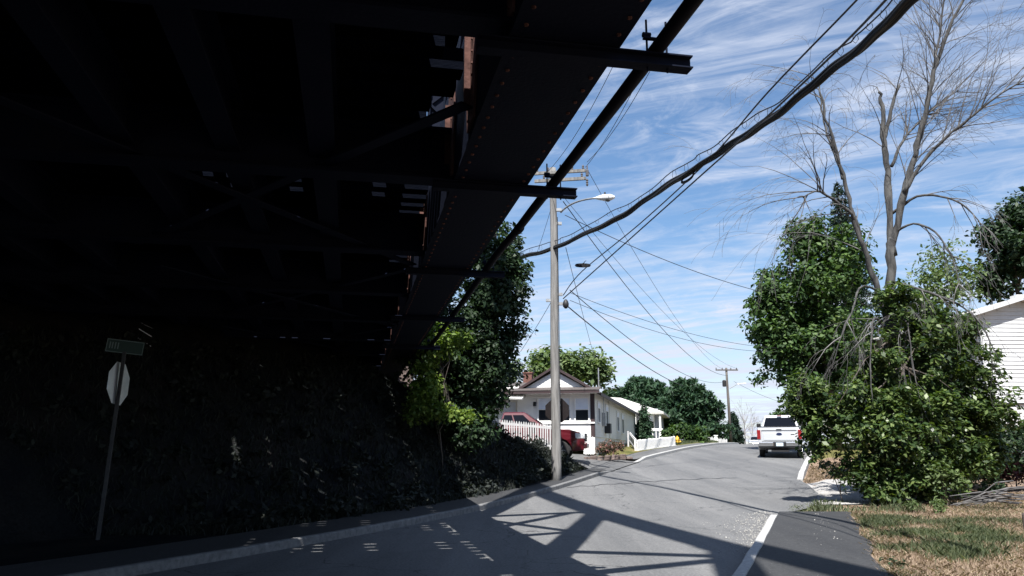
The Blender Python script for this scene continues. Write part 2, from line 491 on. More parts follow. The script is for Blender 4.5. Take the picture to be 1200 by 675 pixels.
M = dict(
    kerb_shaded=mat('shaded_kerb_granite', (.105, .107, .110), (.19, .19, .19), 9, .85, bump=.4, bscale=50),  # granite darkened to its tone in the bridge's shade
    sign_dark=mat('sign_back_dark', (.010, .008, .009), (.017, .013, .014), 10, .7, spec=.15),
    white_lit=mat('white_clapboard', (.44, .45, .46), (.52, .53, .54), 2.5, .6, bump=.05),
    signpost=mat('sign_post_steel', (.035, .037, .040), (.055, .056, .058), 9, .6, .2),
    asphalt=asphalt_mat('asphalt', (.095, .097, .101), (.172, .172, .173)),
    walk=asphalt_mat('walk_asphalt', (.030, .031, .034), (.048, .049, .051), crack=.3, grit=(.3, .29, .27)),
    drive=asphalt_mat('drive_asphalt', (.085, .087, .09), (.135, .135, .135), crack=.2),
    concrete_walk=mat('concrete_walk', (.19, .185, .175), (.27, .26, .25), 2.5, .9, bump=.3),
    granite=mat('granite', (.26, .26, .26), (.42, .42, .41), 16, .8, bump=.35, bscale=60),
    gravel=ground_mat('gravel', [(.30, .295, .285), (.37, .36, .35), (.44, .43, .42)], 1.5),
    verge=ground_mat('verge', [(.15, .105, .072), (.24, .175, .130), (.31, .24, .185)], .7),
    soil=ground_mat('soil', [(.012, .014, .018), (.019, .021, .022), (.028, .026, .026)], .8),  # earth with the bridge's shade put into its dark cool tone
    steel=mat('steel', (.0045, .0075, .019), (.0075, .010, .021), 1.6, .72, 0.0, bump=.2, bscale=30, spec=.08),  # navy tint of the shade under the bridge is in this colour
    rust=mat('rust', (.050, .024, .021), (.145, .072, .060), 5, .85, bump=.3, bscale=40, spec=.2),
    pipe=mat('pipe_paint', (.009, .009, .013), (.016, .014, .018), 2, .7, bump=.1, spec=.12),
    tie=mat('creosote_timber', (.003, .004, .0075), (.005, .006, .010), 3, .95, bump=.4, stretch=(1, 6, 6), spec=.0),  # timber darkened and blued to the shade under the deck
    railsteel=mat('rail_steel', (.08, .05, .035), (.13, .09, .07), 6, .5, .6),
    rubber=mat('cable_rubber', (.012, .012, .014), (.02, .02, .022), 8, .6, spec=.2),
    wire=mat('wire', (.02, .02, .024), None, rough=.6),
    galv=mat('galvanised', (.32, .33, .34), (.44, .45, .46), 9, .45, .7),
    lampwhite=mat('lamp_white', (.72, .73, .74), None, rough=.35),
    pole=mat('pole_wood', (.115, .112, .110), (.235, .230, .225), 3, .9, bump=.5, bscale=14, stretch=(5, 5, .35)),
    pole_far=mat('pole_wood_far', (.06, .052, .048), (.11, .10, .09), 3, .9, stretch=(5, 5, .35)),
    porcelain=mat('insulator', (.10, .095, .10), None, rough=.25),
    signback=mat('sign_back', (.80, .83, .86), (.66, .70, .74), 7, .34, .9),
    signbrown=mat('sign_brown', (.030, .018, .018), (.045, .026, .026), 10, .6),
    signgreen=mat('sign_green', (.006, .034, .030), (.008, .042, .036), 8, .5),
    signwhite=mat('sign_white', (.16, .22, .22), None, rough=.5),
    cream=mat('cream_siding', (.76, .74, .66), (.80, .78, .71), 1.2, .6, bump=.05),
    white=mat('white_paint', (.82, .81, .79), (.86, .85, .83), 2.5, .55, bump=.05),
    white_old=mat('white_fence_paint', (.36, .36, .37), (.50, .50, .51), 5, .7),
    maroon=mat('maroon_trim', (.028, .016, .018), (.042, .022, .024), 6, .6),
    shingle=mat('roof_shingle', (.055, .048, .046), (.10, .085, .08), 12, .95, bump=.5, bscale=25),
    shingle_pale=mat('roof_shingle_pale', (.40, .39, .37), (.52, .51, .49), 9, .9, bump=.3),
    brick=mat('chimney_brick', (.10, .045, .035), (.17, .08, .065), 14, .9, bump=.4),
    glass=mat('window_glass', (.02, .024, .03), None, rough=.06, spec=.8),
    blind=mat('window_blind', (.66, .72, .84), (.76, .82, .92), 3, .5),
    dark=mat('dark_interior', (.012, .012, .014), None, rough=.8),
    greyside=mat('grey_siding', (.24, .26, .30), (.30, .32, .36), 2, .7),
    found=mat('foundation', (.50, .50, .50), (.58, .58, .58), 2, .9, bump=.2),
    stone=mat('wall_stone', (.07, .05, .045), (.17, .13, .115), 5, .9, bump=.6),
    redpaint=mat('red_paint', (.075, .004, .009), (.085, .005, .010), 2, .28, 0.0, coat=.8),
    whitepaint=mat('white_car_paint', (.46, .48, .51), (.50, .52, .54), 2, .3, 0.0, coat=.6),
    silverpaint=mat('silver_car_paint', (.40, .42, .45), None, rough=.3, metal=.5, coat=.5),
    carglass=mat('car_glass', (.006, .007, .010), None, rough=.05, spec=.2),
    chrome=mat('chrome', (.62, .63, .65), None, rough=.18, metal=1.0),
    tyre=mat('tyre', (.012, .012, .013), (.02, .02, .02), 8, .85),
    rim=mat('rim', (.42, .43, .45), None, rough=.3, metal=.9),
    plastic=mat('black_plastic', (.015, .015, .017), None, rough=.6),
    lampred=mat('tail_lamp', (.22, .010, .012), None, rough=.2, coat=.6),
    headlamp=mat('head_lamp', (.62, .64, .66), (.8, .82, .84), 18, .12, .3, coat=1),
    plate=mat('number_plate', (.42, .52, .62), (.55, .62, .68), 14, .5),
    emblem=mat('emblem', (.012, .022, .07), None, rough=.25, coat=.5),
    hydrant=mat('hydrant_yellow', (.62, .36, .03), (.70, .43, .05), 7, .5),
    bark=mat('bark', (.055, .046, .04), (.12, .10, .088), 6, .95, bump=.7, bscale=18, stretch=(3, 3, .6)),
    deadbark=mat('dead_bark', (.018, .018, .020), (.088, .087, .085), 3.2, .95, bump=.6, bscale=16, stretch=(3, 3, .7)),
    twig=mat('dead_twig', (.04, .039, .041), (.16, .155, .155), 2.2, .9),
    twig_far=mat('far_twig', (.22, .20, .20), (.30, .28, .28), 2, .9),
    leaf_mid=leaf_mat('leaf_mid', (.014, .034, .010), (.030, .066, .016), (.075, .128, .028), trans=.2),
    leaf_dark=leaf_mat('leaf_dark', (.008, .020, .009), (.015, .034, .013), (.028, .054, .019), trans=.15),
    leaf_yel=leaf_mat('leaf_yellow_green', (.05, .09, .017), (.095, .15, .026), (.18, .235, .05), trans=.35),
    leaf_shrub=leaf_mat('leaf_shrub', (.016, .034, .012), (.044, .076, .023), (.125, .168, .054), rough=.4, trans=.25),
    leaf_pale=leaf_mat('leaf_pale', (.05, .085, .03), (.085, .125, .045), (.13, .17, .07), trans=.25),
    needle=leaf_mat('needle', (.010, .030, .015), (.022, .054, .026), (.045, .088, .042), rough=.6, trans=.08),
    needle_dark=leaf_mat('needle_dark', (.008, .020, .014), (.013, .032, .020), (.022, .045, .026), rough=.6, trans=.08),
    leaf_purple=leaf_mat('leaf_purple', (.030, .010, .016), (.055, .018, .026), (.09, .032, .040), trans=.15),
    leaf_rose=leaf_mat('leaf_rose', (.03, .04, .015), (.10, .075, .05), (.26, .11, .10), trans=.2),
    grass_dry=leaf_mat('grass_dry', (.16, .112, .082), (.25, .185, .138), (.35, .275, .21), rough=.7, trans=.2),
    grass_green=leaf_mat('grass_green', (.045, .062, .032), (.075, .098, .050), (.13, .145, .075), rough=.6, trans=.25),
    grass_bank=leaf_mat('grass_bank', (.010, .014, .014), (.016, .021, .018), (.024, .030, .022), rough=.7, trans=.15),  # near-black grass, the shade on the bank is in its colour
)

# ---------------------------------------------------------------- terrain, road, pavements
def axis(lo, hi, step, far, grow=1.35):
    a = list(np.arange(lo, hi + 1e-6, step)); s = step
    x = hi
    while x < far: s *= grow; x += s; a.append(x)
    s = step; x = lo
    while x > -far: s *= grow; x -= s; a.insert(0, x)
    return np.array(a)


gx, gy = axis(-24, 34, .4, 4000), axis(-14, 66, .4, 4000)
GX, GY = np.meshgrid(gx, gy)
GV = np.stack([GX, GY, ground_h(GX, GY)], -1).reshape(-1, 3)
nx, ny = len(gx), len(gy)
ii, jj = np.meshgrid(np.arange(nx - 1), np.arange(ny - 1))
q0 = (jj * nx + ii).ravel()
GF = np.stack([q0, q0 + 1, q0 + nx + 1, q0 + nx], -1)
gme = raw_mesh('ground', GV, GF)
cx = GV[GF].mean(1)
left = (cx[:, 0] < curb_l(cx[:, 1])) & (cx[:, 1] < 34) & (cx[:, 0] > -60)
M['lawn'] = ground_mat('lawn', [(.075, .085, .03), (.13, .125, .05), (.20, .165, .085)], .5)
near_r = (cx[:, 0] > curb_r(cx[:, 1]) - 1) & (cx[:, 1] < 40) & (cx[:, 0] < 40)
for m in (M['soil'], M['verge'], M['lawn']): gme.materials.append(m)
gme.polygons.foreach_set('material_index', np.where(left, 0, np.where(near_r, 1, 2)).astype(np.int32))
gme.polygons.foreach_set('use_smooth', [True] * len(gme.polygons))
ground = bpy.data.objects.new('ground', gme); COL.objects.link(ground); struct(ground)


def ruled(name, A, B, mt, nv=4, off=None, zf=None, skirt=0):
    """sheet between two plan polylines, laid on the height zf"""
    vs, fs = [], []
    for a, b in zip(A, B):
        for k in range(nv + 1):
            t = k / nv
            x, y = a[0] + (b[0] - a[0]) * t, a[1] + (b[1] - a[1]) * t
            vs.append((x, y, zf(x, y)))
    for i in range(len(A) - 1):
        for k in range(nv):
            p = i * (nv + 1) + k
            fs.append((p, p + 1, p + nv + 2, p + nv + 1))
    return MB().add(vs, fs).build(name, mt, smooth=True)


def fprof(x, y): return float(prof(y))


ys = list(np.arange(-40, 110, 1.0))
road = struct(ruled('road', [(float(curb_l(y)), y) for y in ys], [(float(curb_r(y)), y) for y in ys], M['asphalt'], 6, zf=fprof))
# where the tarmac spreads into the driveway mouth on the right
yy = np.linspace(18.9, 29.3, 14)
apr = [np.interp(y, [18.9, 20.4, 21.5, 24, 27.5, 29.3], [.12, .7, 1.0, .95, .5, .12]) for y in yy]
apron = struct(ruled('driveway_apron', [(float(curb_r(y)) - .1, y) for y in yy], [(float(curb_r(y)) + a, y) for y, a in zip(yy, apr)], M['asphalt'], 3,
                     zf=lambda x, y: max(fprof(x, y) + .012, gz(x, y) + .02)))
gravel = struct(ruled('gravel_driveway', [(float(curb_r(y)) + a - .05, y) for y, a in zip(yy[2:-1], apr[2:-1])],
                      [(float(curb_r(y)) + 3.9 + .3 * math.sin(y), y + .6) for y in yy[2:-1]], M['gravel'], 12, zf=lambda x, y: gz(x, y) + .03))
# pavement of dark tarmac on the right, up to the driveway
ys2 = list(np.arange(-12, 18.61, .9)) + [18.7]
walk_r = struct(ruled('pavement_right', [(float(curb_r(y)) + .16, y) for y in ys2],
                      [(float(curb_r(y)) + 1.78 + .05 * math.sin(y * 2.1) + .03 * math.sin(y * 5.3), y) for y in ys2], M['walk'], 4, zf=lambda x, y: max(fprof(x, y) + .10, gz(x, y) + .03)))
ys3 = list(np.arange(-12, 33, .8))
walk_l = struct(ruled('pavement_left', [(float(curb_l(y)) - .14, y) for y in ys3],
                      [(float(curb_l(y)) - np.interp(y, [20, 26, 33], [1.55, .85, .9]), y) for y in ys3], M['walk'], 3, zf=lambda x, y: fprof(x, y) + .125))
yd = np.linspace(32.8, 38.0, 12)
drive = struct(ruled('driveway', [(float(curb_l(y)) + .05, y) for y in yd], [(float(curb_l(y)) - 9.0, y + 1.5) for y in yd], M['drive'], 20, zf=lambda x, y: max(gz(x, y), fprof(x, y)) + .035))
yw = np.linspace(37.9, 76, 40)
walk_f = struct(ruled('pavement_far', [(float(curb_l(y)) - .15, y) for y in yw], [(float(curb_l(y)) - 1.5, y) for y in yw], M['drive'], 3, zf=lambda x, y: fprof(x, y) + .13))


def kerb(name, edge, y0, y1, side, hgt=.15, wid=.15, taper=(0, 0), mt=None):
    """granite kerb: side = -1 lies left of the edge, +1 right; its top sinks at a tapered end"""
    mb = MB(); n = max(2, int((y1 - y0) / 1.0)); sec = []
    for i in range(n + 1):
        y = y0 + (y1 - y0) * i / n; x = float(edge(y)); z = fprof(x, y)
        h = hgt
        if taper[0] and y - y0 < taper[0]: h = hgt * (.15 + .85 * (y - y0) / taper[0])
        if taper[1] and y1 - y < taper[1]: h = hgt * (.15 + .85 * (y1 - y) / taper[1])
        jx = .008 * math.sin(i * 2.7)
        sec.append([(x + jx, y, z - .1), (x + jx, y, z + h - .02), (x + jx + side * .02, y, z + h),
                    (x + jx + side * wid, y, z + h), (x + jx + side * wid, y, z - .1)])
    vs = [p for s in sec for p in s]; fs = []
    for i in range(n):
        for k in range(4):
            a = i * 5 + k; fs.append((a, a + 1, a + 6, a + 5))
    fs += [(0, 1, 2, 3, 4), tuple(n * 5 + k for k in (4, 3, 2, 1, 0))]
    mb.add(vs, fs)
    return struct(mb.build(name, mt or M['granite']))


kerb('kerb_left', curb_l, -14, 33.1, -1, .13, .13, (0, 2.0), M['kerb_shaded'])
kerb('kerb_left_far', curb_l, 37.3, 74, -1, .15, .17, (2, 0))
kerb('kerb_right', curb_r, -14, 18.75, 1, .12, .16, (0, .8))
kerb('kerb_right_far', curb_r, 29.4, 70, 1, .14, .22, (1.5, 0))

# thin dark line of uneven width running over the lane
mb = MB(); pts = []
pa, pb = at(668, 575, 1), at(668, 575, 1)
for k in range(26):
    t = k / 25
    px, py = 664 + t * 200, 571.5 - 12 * math.sin(t * 1.3) + (.6 * math.sin(k * 2.1) + .4 * math.sin(k * 5))
    r = ray(px, py); s = 10.0
    while s < 60 and EYE + r.z * s > fprof(0, r.y * s): s += .05
    pts.append((r.x * s, r.y * s))
vs, fs = [], []
for k, (x, y) in enumerate(pts):
    w = .05 + .05 * abs(math.sin(k * 1.7)) * (k % 5 == 2) + .03 * math.sin(k * .9) ** 2
    for s in (-1, 1): vs.append((x, y + s * w, fprof(x, y + s * w) + .005))
    if k: fs.append((2 * k - 2, 2 * k - 1, 2 * k + 1, 2 * k))
struct(MB().add(vs, fs).build('road_dark_line', mat('dark_line', (.022, .022, .024), None, rough=.7)))

# ---------------------------------------------------------------- the railway bridge overhead
BR = math.atan2(.197, .98)
bridge = thing('railway_bridge', 'dark riveted steel railway truss bridge passing over the street', 'bridge', (0, 0, 0), BR)
K_D, K_A = 0.248, 0.6006


def bw(d, a, z=0):
    return Vector((d * math.cos(BR) - a * math.sin(BR), d * math.sin(BR) + a * math.cos(BR), z))


A0, A1 = -31.0, 34.6
ZB = 4.30
for x0, x1 in ((.97, 1.77), (-9.6, -8.8)):
    m = MB()
    m.box(x0, x1, A0, A1, ZB, ZB + .03)                       # bottom cover plate
    m.box(x0 + .02, x0 + .05, A0, A1, ZB + .032, 5.66)         # two webs
    m.box(x1 - .06, x1 - .03, A0, A1, ZB + .032, 5.66)
    m.box(x0 + .08, x1, A0, A1, 5.662, 5.70)                  # top cover plate
    for xx in (x0 + .12, x1 - .06):                           # angle flanges
        m.box(xx - .09, xx - .002, A0, A1, ZB + .034, ZB + .05)
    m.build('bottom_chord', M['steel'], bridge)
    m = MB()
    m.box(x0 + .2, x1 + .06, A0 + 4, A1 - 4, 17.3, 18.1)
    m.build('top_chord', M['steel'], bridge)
POSTS = [-24.7, -18.1, -11.5, -4.9, 1.7, 8.3, 14.9, 21.5, 28.1]
post_me = None
for a in POSTS:
    for xc in (1.53, -9.2):
        if post_me is None:
            m = MB()
            for s in (-1, 1): m.box(s * .25 - .03 * (s > 0), s * .25 + .03 * (s < 0), -.15, .15, 5.702, 17.298)
            for k in range(14):
                z = 5.9 + k * .8
                m.bar((-.22, 0, z), (.22, 0, z + .4), .05, .12, (0, 1, 0)); m.bar((.22, 0, z + .4), (-.22, 0, z + .8), .05, .12, (0, 1, 0))
            m.box(-.22, .22, -.01, .01, 5.702, 17.298)
            o = m.build('post', M['steel'], bridge); post_me = o.data
        else:
            o = bpy.data.objects.new('post', post_me); COL.objects.link(o); o.parent = bridge
        o.location = (xc, a, 0)


def member(name, a0, z0, a1, z1, w, d=.10, x=1.53):
    return MB().bar((x, a0, z0), (x, a1, z1), w, d, (1, 0, 0)).build(name, M['steel'], bridge)


for i, a in enumerate(POSTS[:-1]):
    if a not in (1.7, 8.3): member('diagonal', a + 6.6, 5.72, a, 17.28, .32)
    member('diagonal', a + 6.6, 5.72, a, 17.28, .32, x=-9.2)
member('diagonal', 14.9, 5.72, 8.6, 17.28, .34)
member('diagonal', 8.6, 6.2, 1.7, 15.8, .30)
member('diagonal', 6.6, 5.72, 1.7, 15.4, .30)
member('sub_diagonal', 14.2, 5.72, 8.5, 10.75, .32)
member('sub_diagonal', 12.6, 5.72, 10.0, 14.6, .30)
member('sub_diagonal', 11.0, 5.72, 8.5, 10.8, .26)
gm = MB()
for a in POSTS:
    gm.box(1.30, 1.76, a - .7, a + .7, 16.6, 17.298)
gm.build('top_gusset_plates', M['steel'], bridge, kind='stuff')

# floor: cross beams, stringers, sleepers, rails, added light-blocking boards
fb_me = None
for a in [p + q for p in POSTS for q in (0, 3.3)]:
    if a > A1 - 1: continue
    if fb_me is None:
        m = MB(); m.box(-8.69, 1.068, -.012, .012, ZB + .12, 4.95)
        m.box(-8.69, 1.068, -.14, .14, ZB + .09, ZB + .118); m.box(-8.69, 1.068, -.14, .14, 4.952, 4.98)
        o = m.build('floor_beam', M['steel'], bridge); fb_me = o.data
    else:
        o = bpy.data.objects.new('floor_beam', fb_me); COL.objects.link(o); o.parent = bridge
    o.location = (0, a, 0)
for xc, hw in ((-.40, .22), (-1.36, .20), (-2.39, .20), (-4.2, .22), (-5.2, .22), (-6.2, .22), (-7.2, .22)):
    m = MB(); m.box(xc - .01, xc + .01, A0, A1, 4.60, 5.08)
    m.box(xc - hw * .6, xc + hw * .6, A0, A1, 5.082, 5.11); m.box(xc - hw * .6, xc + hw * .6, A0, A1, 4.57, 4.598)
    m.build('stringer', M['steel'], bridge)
tie_me = {}
k = 0
a = -24.0
while a < 33.5:
    short = any(p < a < q for p, q in ((4.5, 5.0), (6.2, 6.8), (7.8, 9.0), (12.2, 13.6)))
    for x0, x1 in ((-3.28, .70 if short else .94), (-7.9, -3.5)):
        if (x0, x1) not in tie_me:
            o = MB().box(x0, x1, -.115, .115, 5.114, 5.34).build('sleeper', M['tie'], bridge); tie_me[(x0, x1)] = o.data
        else:
            o = bpy.data.objects.new('sleeper', tie_me[(x0, x1)]); COL.objects.link(o); o.parent = bridge
        o.location = (random.uniform(-.02, .02), a + random.uniform(-.012, .012), 0)
    a += .41; k += 1
m_pl = MB()
for x0, x1 in ((.31, .50), (-.84, .06), (-1.64, -1.09), (-1.99, -1.89), (-2.59, -2.19), (-3.28, -2.84), (-7.9, -6.9), (-6.6, -5.2), (-4.9, -3.5)):
    MB().box(x0, x1, A0, A1, 5.345, 5.62).build('added_light_baffle', M['tie'], bridge)  # added timbers, spaced to shape the light dashes on the road
cover = [(-24, 9.2), (11.2, 12.2), (13.6, 16.0), (17.5, 20), (21, 33)]
for a_, b_ in cover:      # added covers that block the sun, bays left open for light dashes
    MB().box(-3.25, .30, a_, b_, 5.622, 5.67).build('added_sun_cover', M['tie'], bridge)
for a_, b_ in ((-24, 18), (19.0, 33)):
    MB().box(-7.9, -3.5, a_, b_, 5.622, 5.67).build('added_sun_cover', M['tie'], bridge)
MB().box(.302, .93, -24, 4.45, 5.622, 5.67).build('added_sun_cover', M['tie'], bridge); MB().box(.302, .93, 5.0, 6.2, 5.622, 5.67).build('added_sun_cover', M['tie'], bridge); MB().box(.302, .93, 6.8, 7.75, 5.622, 5.67).build('added_sun_cover', M['tie'], bridge)  # added strips that shut out the sun except at short gaps
MB().box(-3.6, -3.2, -24, 15.5, 5.622, 5.672).build('added_sun_cover', M['tie'], bridge); MB().box(-3.6, -3.2, 16.4, 33, 5.622, 5.672).build('added_sun_cover', M['tie'], bridge)
for xc in (-.2, -1.65, -4.9, -6.35):
    m = MB(); m.box(xc - .065, xc + .065, A0, A1, 5.672, 5.69); m.box(xc - .01, xc + .01, A0, A1, 5.69, 5.78); m.box(xc - .035, xc + .035, A0, A1, 5.78, 5.82)
    m.build('rail', M['railsteel'], bridge)

# hanger plates on the inner side of the chord, rusty where the sun gets at them
riv = MB()
for a in [p + q for p in POSTS for q in (0, 3.3)] + [6.75]:
    if a < 3 or a > 30: continue
    MB().prism([(a - .20, 4.42), (a + .20, 4.42), (a + .34, 5.05), (a + .16, 5.6), (a - .16, 5.6), (a - .34, 5.05)], -.955 + 1.92, .985, 'X').build('hanger_plate', M['rust'], bridge)
    MB().box(.905, .962, a - .012, a + .012, 4.60, 5.3).build('stiffener', M['rust'], bridge)
    for kz in range(9):
        for s in (-.11, .11):
            riv.lathe([(.018, 0), (.012, -.012)], (.964, a + s, 4.5 + kz * .12), 'X', 5)
for a in np.arange(3.2, 28, .22):
    riv.lathe([(.02, 0), (.013, -.014)], (1.05, a, ZB), 'Z', 5); riv.lathe([(.02, 0), (.013, -.014)], (1.70, a, ZB), 'Z', 5)
riv.build('rivets', M['rust'], bridge, kind='stuff')
for a in (9.6, 16.2, 22.8):                                  # sway braces under the stringers
    MB().bar((.9, a - 3.1, 4.5), (-3.2, a + 2.6, 4.5), .14, .02).build('lateral_brace', M['steel'], bridge)
    MB().bar((.9, a + 3.1, 4.48), (-3.2, a - 2.6, 4.48), .14, .02).build('lateral_brace', M['steel'], bridge)
br_me = None
BRACKETS = [4.95, 7.95, 12.1, 16.6, 21.4]
for a in BRACKETS + [1.6, -2.2]:
    if br_me is None:
        m = MB(); m.box(.75, 2.31, -.008, .008, 4.202, 4.274)
        m.box(.75, 2.31, -.055, .055, 4.19, 4.2); m.box(.75, 2.31, -.055, .055, 4.276, 4.287)
        o = m.build('pipe_bracket', M['steel'], bridge); br_me = o.data
    else:
        o = bpy.data.objects.new('pipe_bracket', br_me); COL.objects.link(o); o.parent = bridge
    o.location = (0, a, 0)
# stone abutment that carries the far end
m = MB(); m.box(-11, 2.6, 32.6, 37.5, -.4, 4.26); m.box(-11, 2.6, 35.0, 37.4, 4.262, 5.6)
m.build('abutment', M['stone'], bridge)
MB().box(-10.6, 2.2, -28, -25.6, -.4, 4.26).build('pier', M['stone'], bridge)

pipe = thing('utility_pipe', 'long dark pipe carried on brackets along the bridge edge', 'pipe', bw(2.06, 0, 4.29), BR)
pz = 0.056
MB().tube([(.0 + .03 * math.sin(a * .4) * (a > 10), a, pz + .012 * math.sin(a * .8)) for a in np.linspace(-20, 33, 54)], .054, 14).build('pipe_run', M['pipe'], pipe, smooth=True)
for a in BRACKETS:
    m = MB()
    for s in (-1, 1): m.tube([(s * .075, a, -.13), (s * .075, a, .27)], .008, 6)
    m.box(-.10, .10, a - .018, a + .018, .118, .13)
    m.tube([(-.105, a, .15), (-.045, a, .15)], .02, 6); m.tube([(.045, a, .15), (.105, a, .15)], .02, 6)
    m.build('pipe_clamp', M['steel'], pipe)
for a in (9.8, 14.5, 19.0):
    MB().tube([(0, a - .06, pz), (0, a + .06, pz)], .064, 14).build('pipe_coupling', M['pipe'], pipe)

# ---------------------------------------------------------------- utility poles, lamp, wires
PB = Vector((1.52, 28.0, gz(1.52, 28.0) - .3))
PTOP = at(653, 197, 28).z
pole = thing('utility_pole', 'tall weathered grey wooden utility pole beside the white picket fence', 'utility pole', PB)
H1 = PTOP - PB.z
m = MB()
m.tube([(.012 * math.sin(k * .9), 0, H1 * k / 12) for k in range(13)], [.178 - .06 * k / 12 for k in range(13)], 14)
m.build('shaft', M['pole'], pole, smooth=True)
za = at(655, 204, 28).z - PB.z
arm_v = Vector((1, -.18, 0)).normalized()
for dz in (0, -.30):
    off = Vector((0, -.17, 0))
    c = Vector((.25, -.21, za + dz))
    MB().bar(c - arm_v * .95, c + arm_v * .95, .09, .11).build('crossarm', M['pole'], pole)
    for t in ((-.85, -.45, .45, .85) if dz == 0 else (-.6, .8)):
        p = c + arm_v * t
        MB().lathe([(.02, .056), (.045, .09), (.03, .13), (.05, .15), (.03, .2), (.02, .22)], p, 'Z', 8).build('insulator', M['porcelain'], pole)
p = Vector((.25, -.21, za - .3)) + arm_v * .95
MB().lathe([(.03, 0), (.05, -.06), (.03, -.1), (.05, -.14), (.03, -.18), (.05, -.22), (.02, -.28)], p + Vector((.04, 0, -.02)), 'Z', 8).build('insulator', M['porcelain'], pole)
MB().lathe([(.045, -.12), (.06, -.1), (.06, .1), (.03, .14), (.02, .3)], p + Vector((.05, 0, .2)), 'Z', 8).build('cutout_switch', M['porcelain'], pole)
# brackets, conduit and small hardware on the shaft
m = MB()
for py_, s in ((246, 1), (262, 1), (345, 1), (352, -1), (356, 1)):
    z = at(656, py_, 28).z - PB.z
    m.box(s * .10, s * .30, -.06, .06, z - .05, z + .05)
m.build('hardware', M['galv'], pole)
m = MB(); z0, z1 = at(656, 470, 28).z - PB.z, at(656, 255, 28).z - PB.z
m.tube([(.165, -.08, z0), (.15, -.08, (z0 + z1) / 2), (.14, -.07, z1)], .014, 6); m.build('ground_wire', M['wire'], pole)

lp0, lp1, lp2 = at(657, 249, 27.9), at(682, 234, 27.2), at(700, 232, 26.7)
lamp = thing('street_lamp', 'white cobra-head street lamp on a curved arm fixed to the near utility pole', 'street lamp', (lp0.x, lp0.y, lp0.z))
L_ = lambda p: p - lp0
m = MB(); pts = []
for k in range(11):
    t = k / 10
    pts.append(L_(lp0) * (1 - t) ** 2 + L_(at(670, 234, 27.5)) * 2 * t * (1 - t) + L_(lp2) * t * t)
m.tube(pts, .035, 8); m.build('arm', M['galv'], lamp, smooth=True)
hd = (at(720, 231, 26.3) - lp2).normalized(); hl = (at(720, 231, 26.3) - lp2).length
m = MB(); q = L_(lp2)
m.tube([q - hd * .05, q + hd * .1, q + hd * hl * .4, q + hd * hl * .8, q + hd * hl], [.05, .085, .12, .11, .05], 10)
ob = m.build('lamp_head', M['lampwhite'], lamp, smooth=True)
MB().lathe([(.09, 0), (.08, -.05), (.04, -.07)], q + hd * hl * .62 + Vector((0, 0, -.08)), 'Z', 10).build('lens', M['glass'], lamp)
MB().lathe([(.035, 0), (.035, .07), (.02, .09)], q + hd * hl * .45 + Vector((0, 0, .11)), 'Z', 8).build('photo_cell', M['plastic'], lamp)

P2Y = 84.0
p2b = at(857, 521, P2Y); p2t = at(855, 431, P2Y)
pole2 = thing('utility_pole', 'distant dark utility pole with one crossarm at the crest of the road', 'utility pole', (p2b.x, P2Y, fprof(0, P2Y) - .3))
h2 = p2t.z - fprof(0, P2Y) + .3
MB().tube([(0, 0, 0), (-.05, 0, h2 / 2), (-.1, 0, h2)], [.17, .14, .11], 10).build('shaft', M['pole_far'], pole2, smooth=True)
MB().bar((-1.25, -.12, h2 - .25), (1.1, -.12, h2 - .25), .1, .13).build('crossarm', M['pole_far'], pole2)
for x in (-1.15, -.5, .4, 1.0): MB().lathe([(.03, 0), (.07, .05), (.04, .18)], (x - .05, -.12, h2 - .18), 'Z', 6).build('insulator', M['porcelain'], pole2)
MB().lathe([(.12, 0), (.2, .05), (.2, .6), (.12, .7)], (-.42, -.1, h2 - 2.0), 'Z', 10).build('transformer', M['plastic'], pole2)
MB().tube([(.1, -.1, h2 - 2.2), (.9, -.4, h2 - 1.75), (1.7, -.6, h2 - 1.7)], .04, 6).build('lamp_arm', M['galv'], pole2)


def wire_pts(p, q, sag, n=24):
    p, q = Vector(p), Vector(q)
    return [p.lerp(q, k / n) - Vector((0, 0, 4 * sag * (k / n) * (1 - k / n))) for k in range(n + 1)]


def wire(label, p, q, sag, r=.012, group=None, name='overhead_wire'):
    o = MB().tube(wire_pts(p, q, sag), r, 5).build(name, M['wire'], None, smooth=True)
    return tag(o, label, 'wire', group)


def wat(a, Ya): return at(a[0], a[1], Ya)


# thick lashed telephone bundle, sagging from high on the right to the trees on the left
BP = [((1250, -150), 7.0), ((1150, -62), 8.6), ((1068, 2), 10.2), ((1000, 62), 12.0), ((930, 118), 14.0), ((870, 162), 16.2), ((815, 196), 18.6), ((760, 233), 21.5), ((710, 263), 24.3), ((655, 288), 27.6), ((610, 302), 30.6), ((585, 308), 32.5), ((540, 316), 36), ((480, 330), 41)]
bundle = thing('cable_bundle', 'thick black bundle of telephone cables sagging across the sky', 'cable', at(655, 288, 27.6))
b0 = Vector(bundle.location)
raw = [at(p[0], p[1], y) for p, y in BP]


def spline(P, n):
    out = []
    for i in range(len(P) - 1):
        p0, p1, p2, p3 = P[max(i - 1, 0)], P[i], P[i + 1], P[min(i + 2, len(P) - 1)]
        for k in range(n):
            t = k / n
            out.append(.5 * ((2 * p1) + (p2 - p0) * t + (2 * p0 - 5 * p1 + 4 * p2 - p3) * t * t + (3 * p1 - p0 - 3 * p2 + p3) * t ** 3))
    out.append(P[-1]); return out


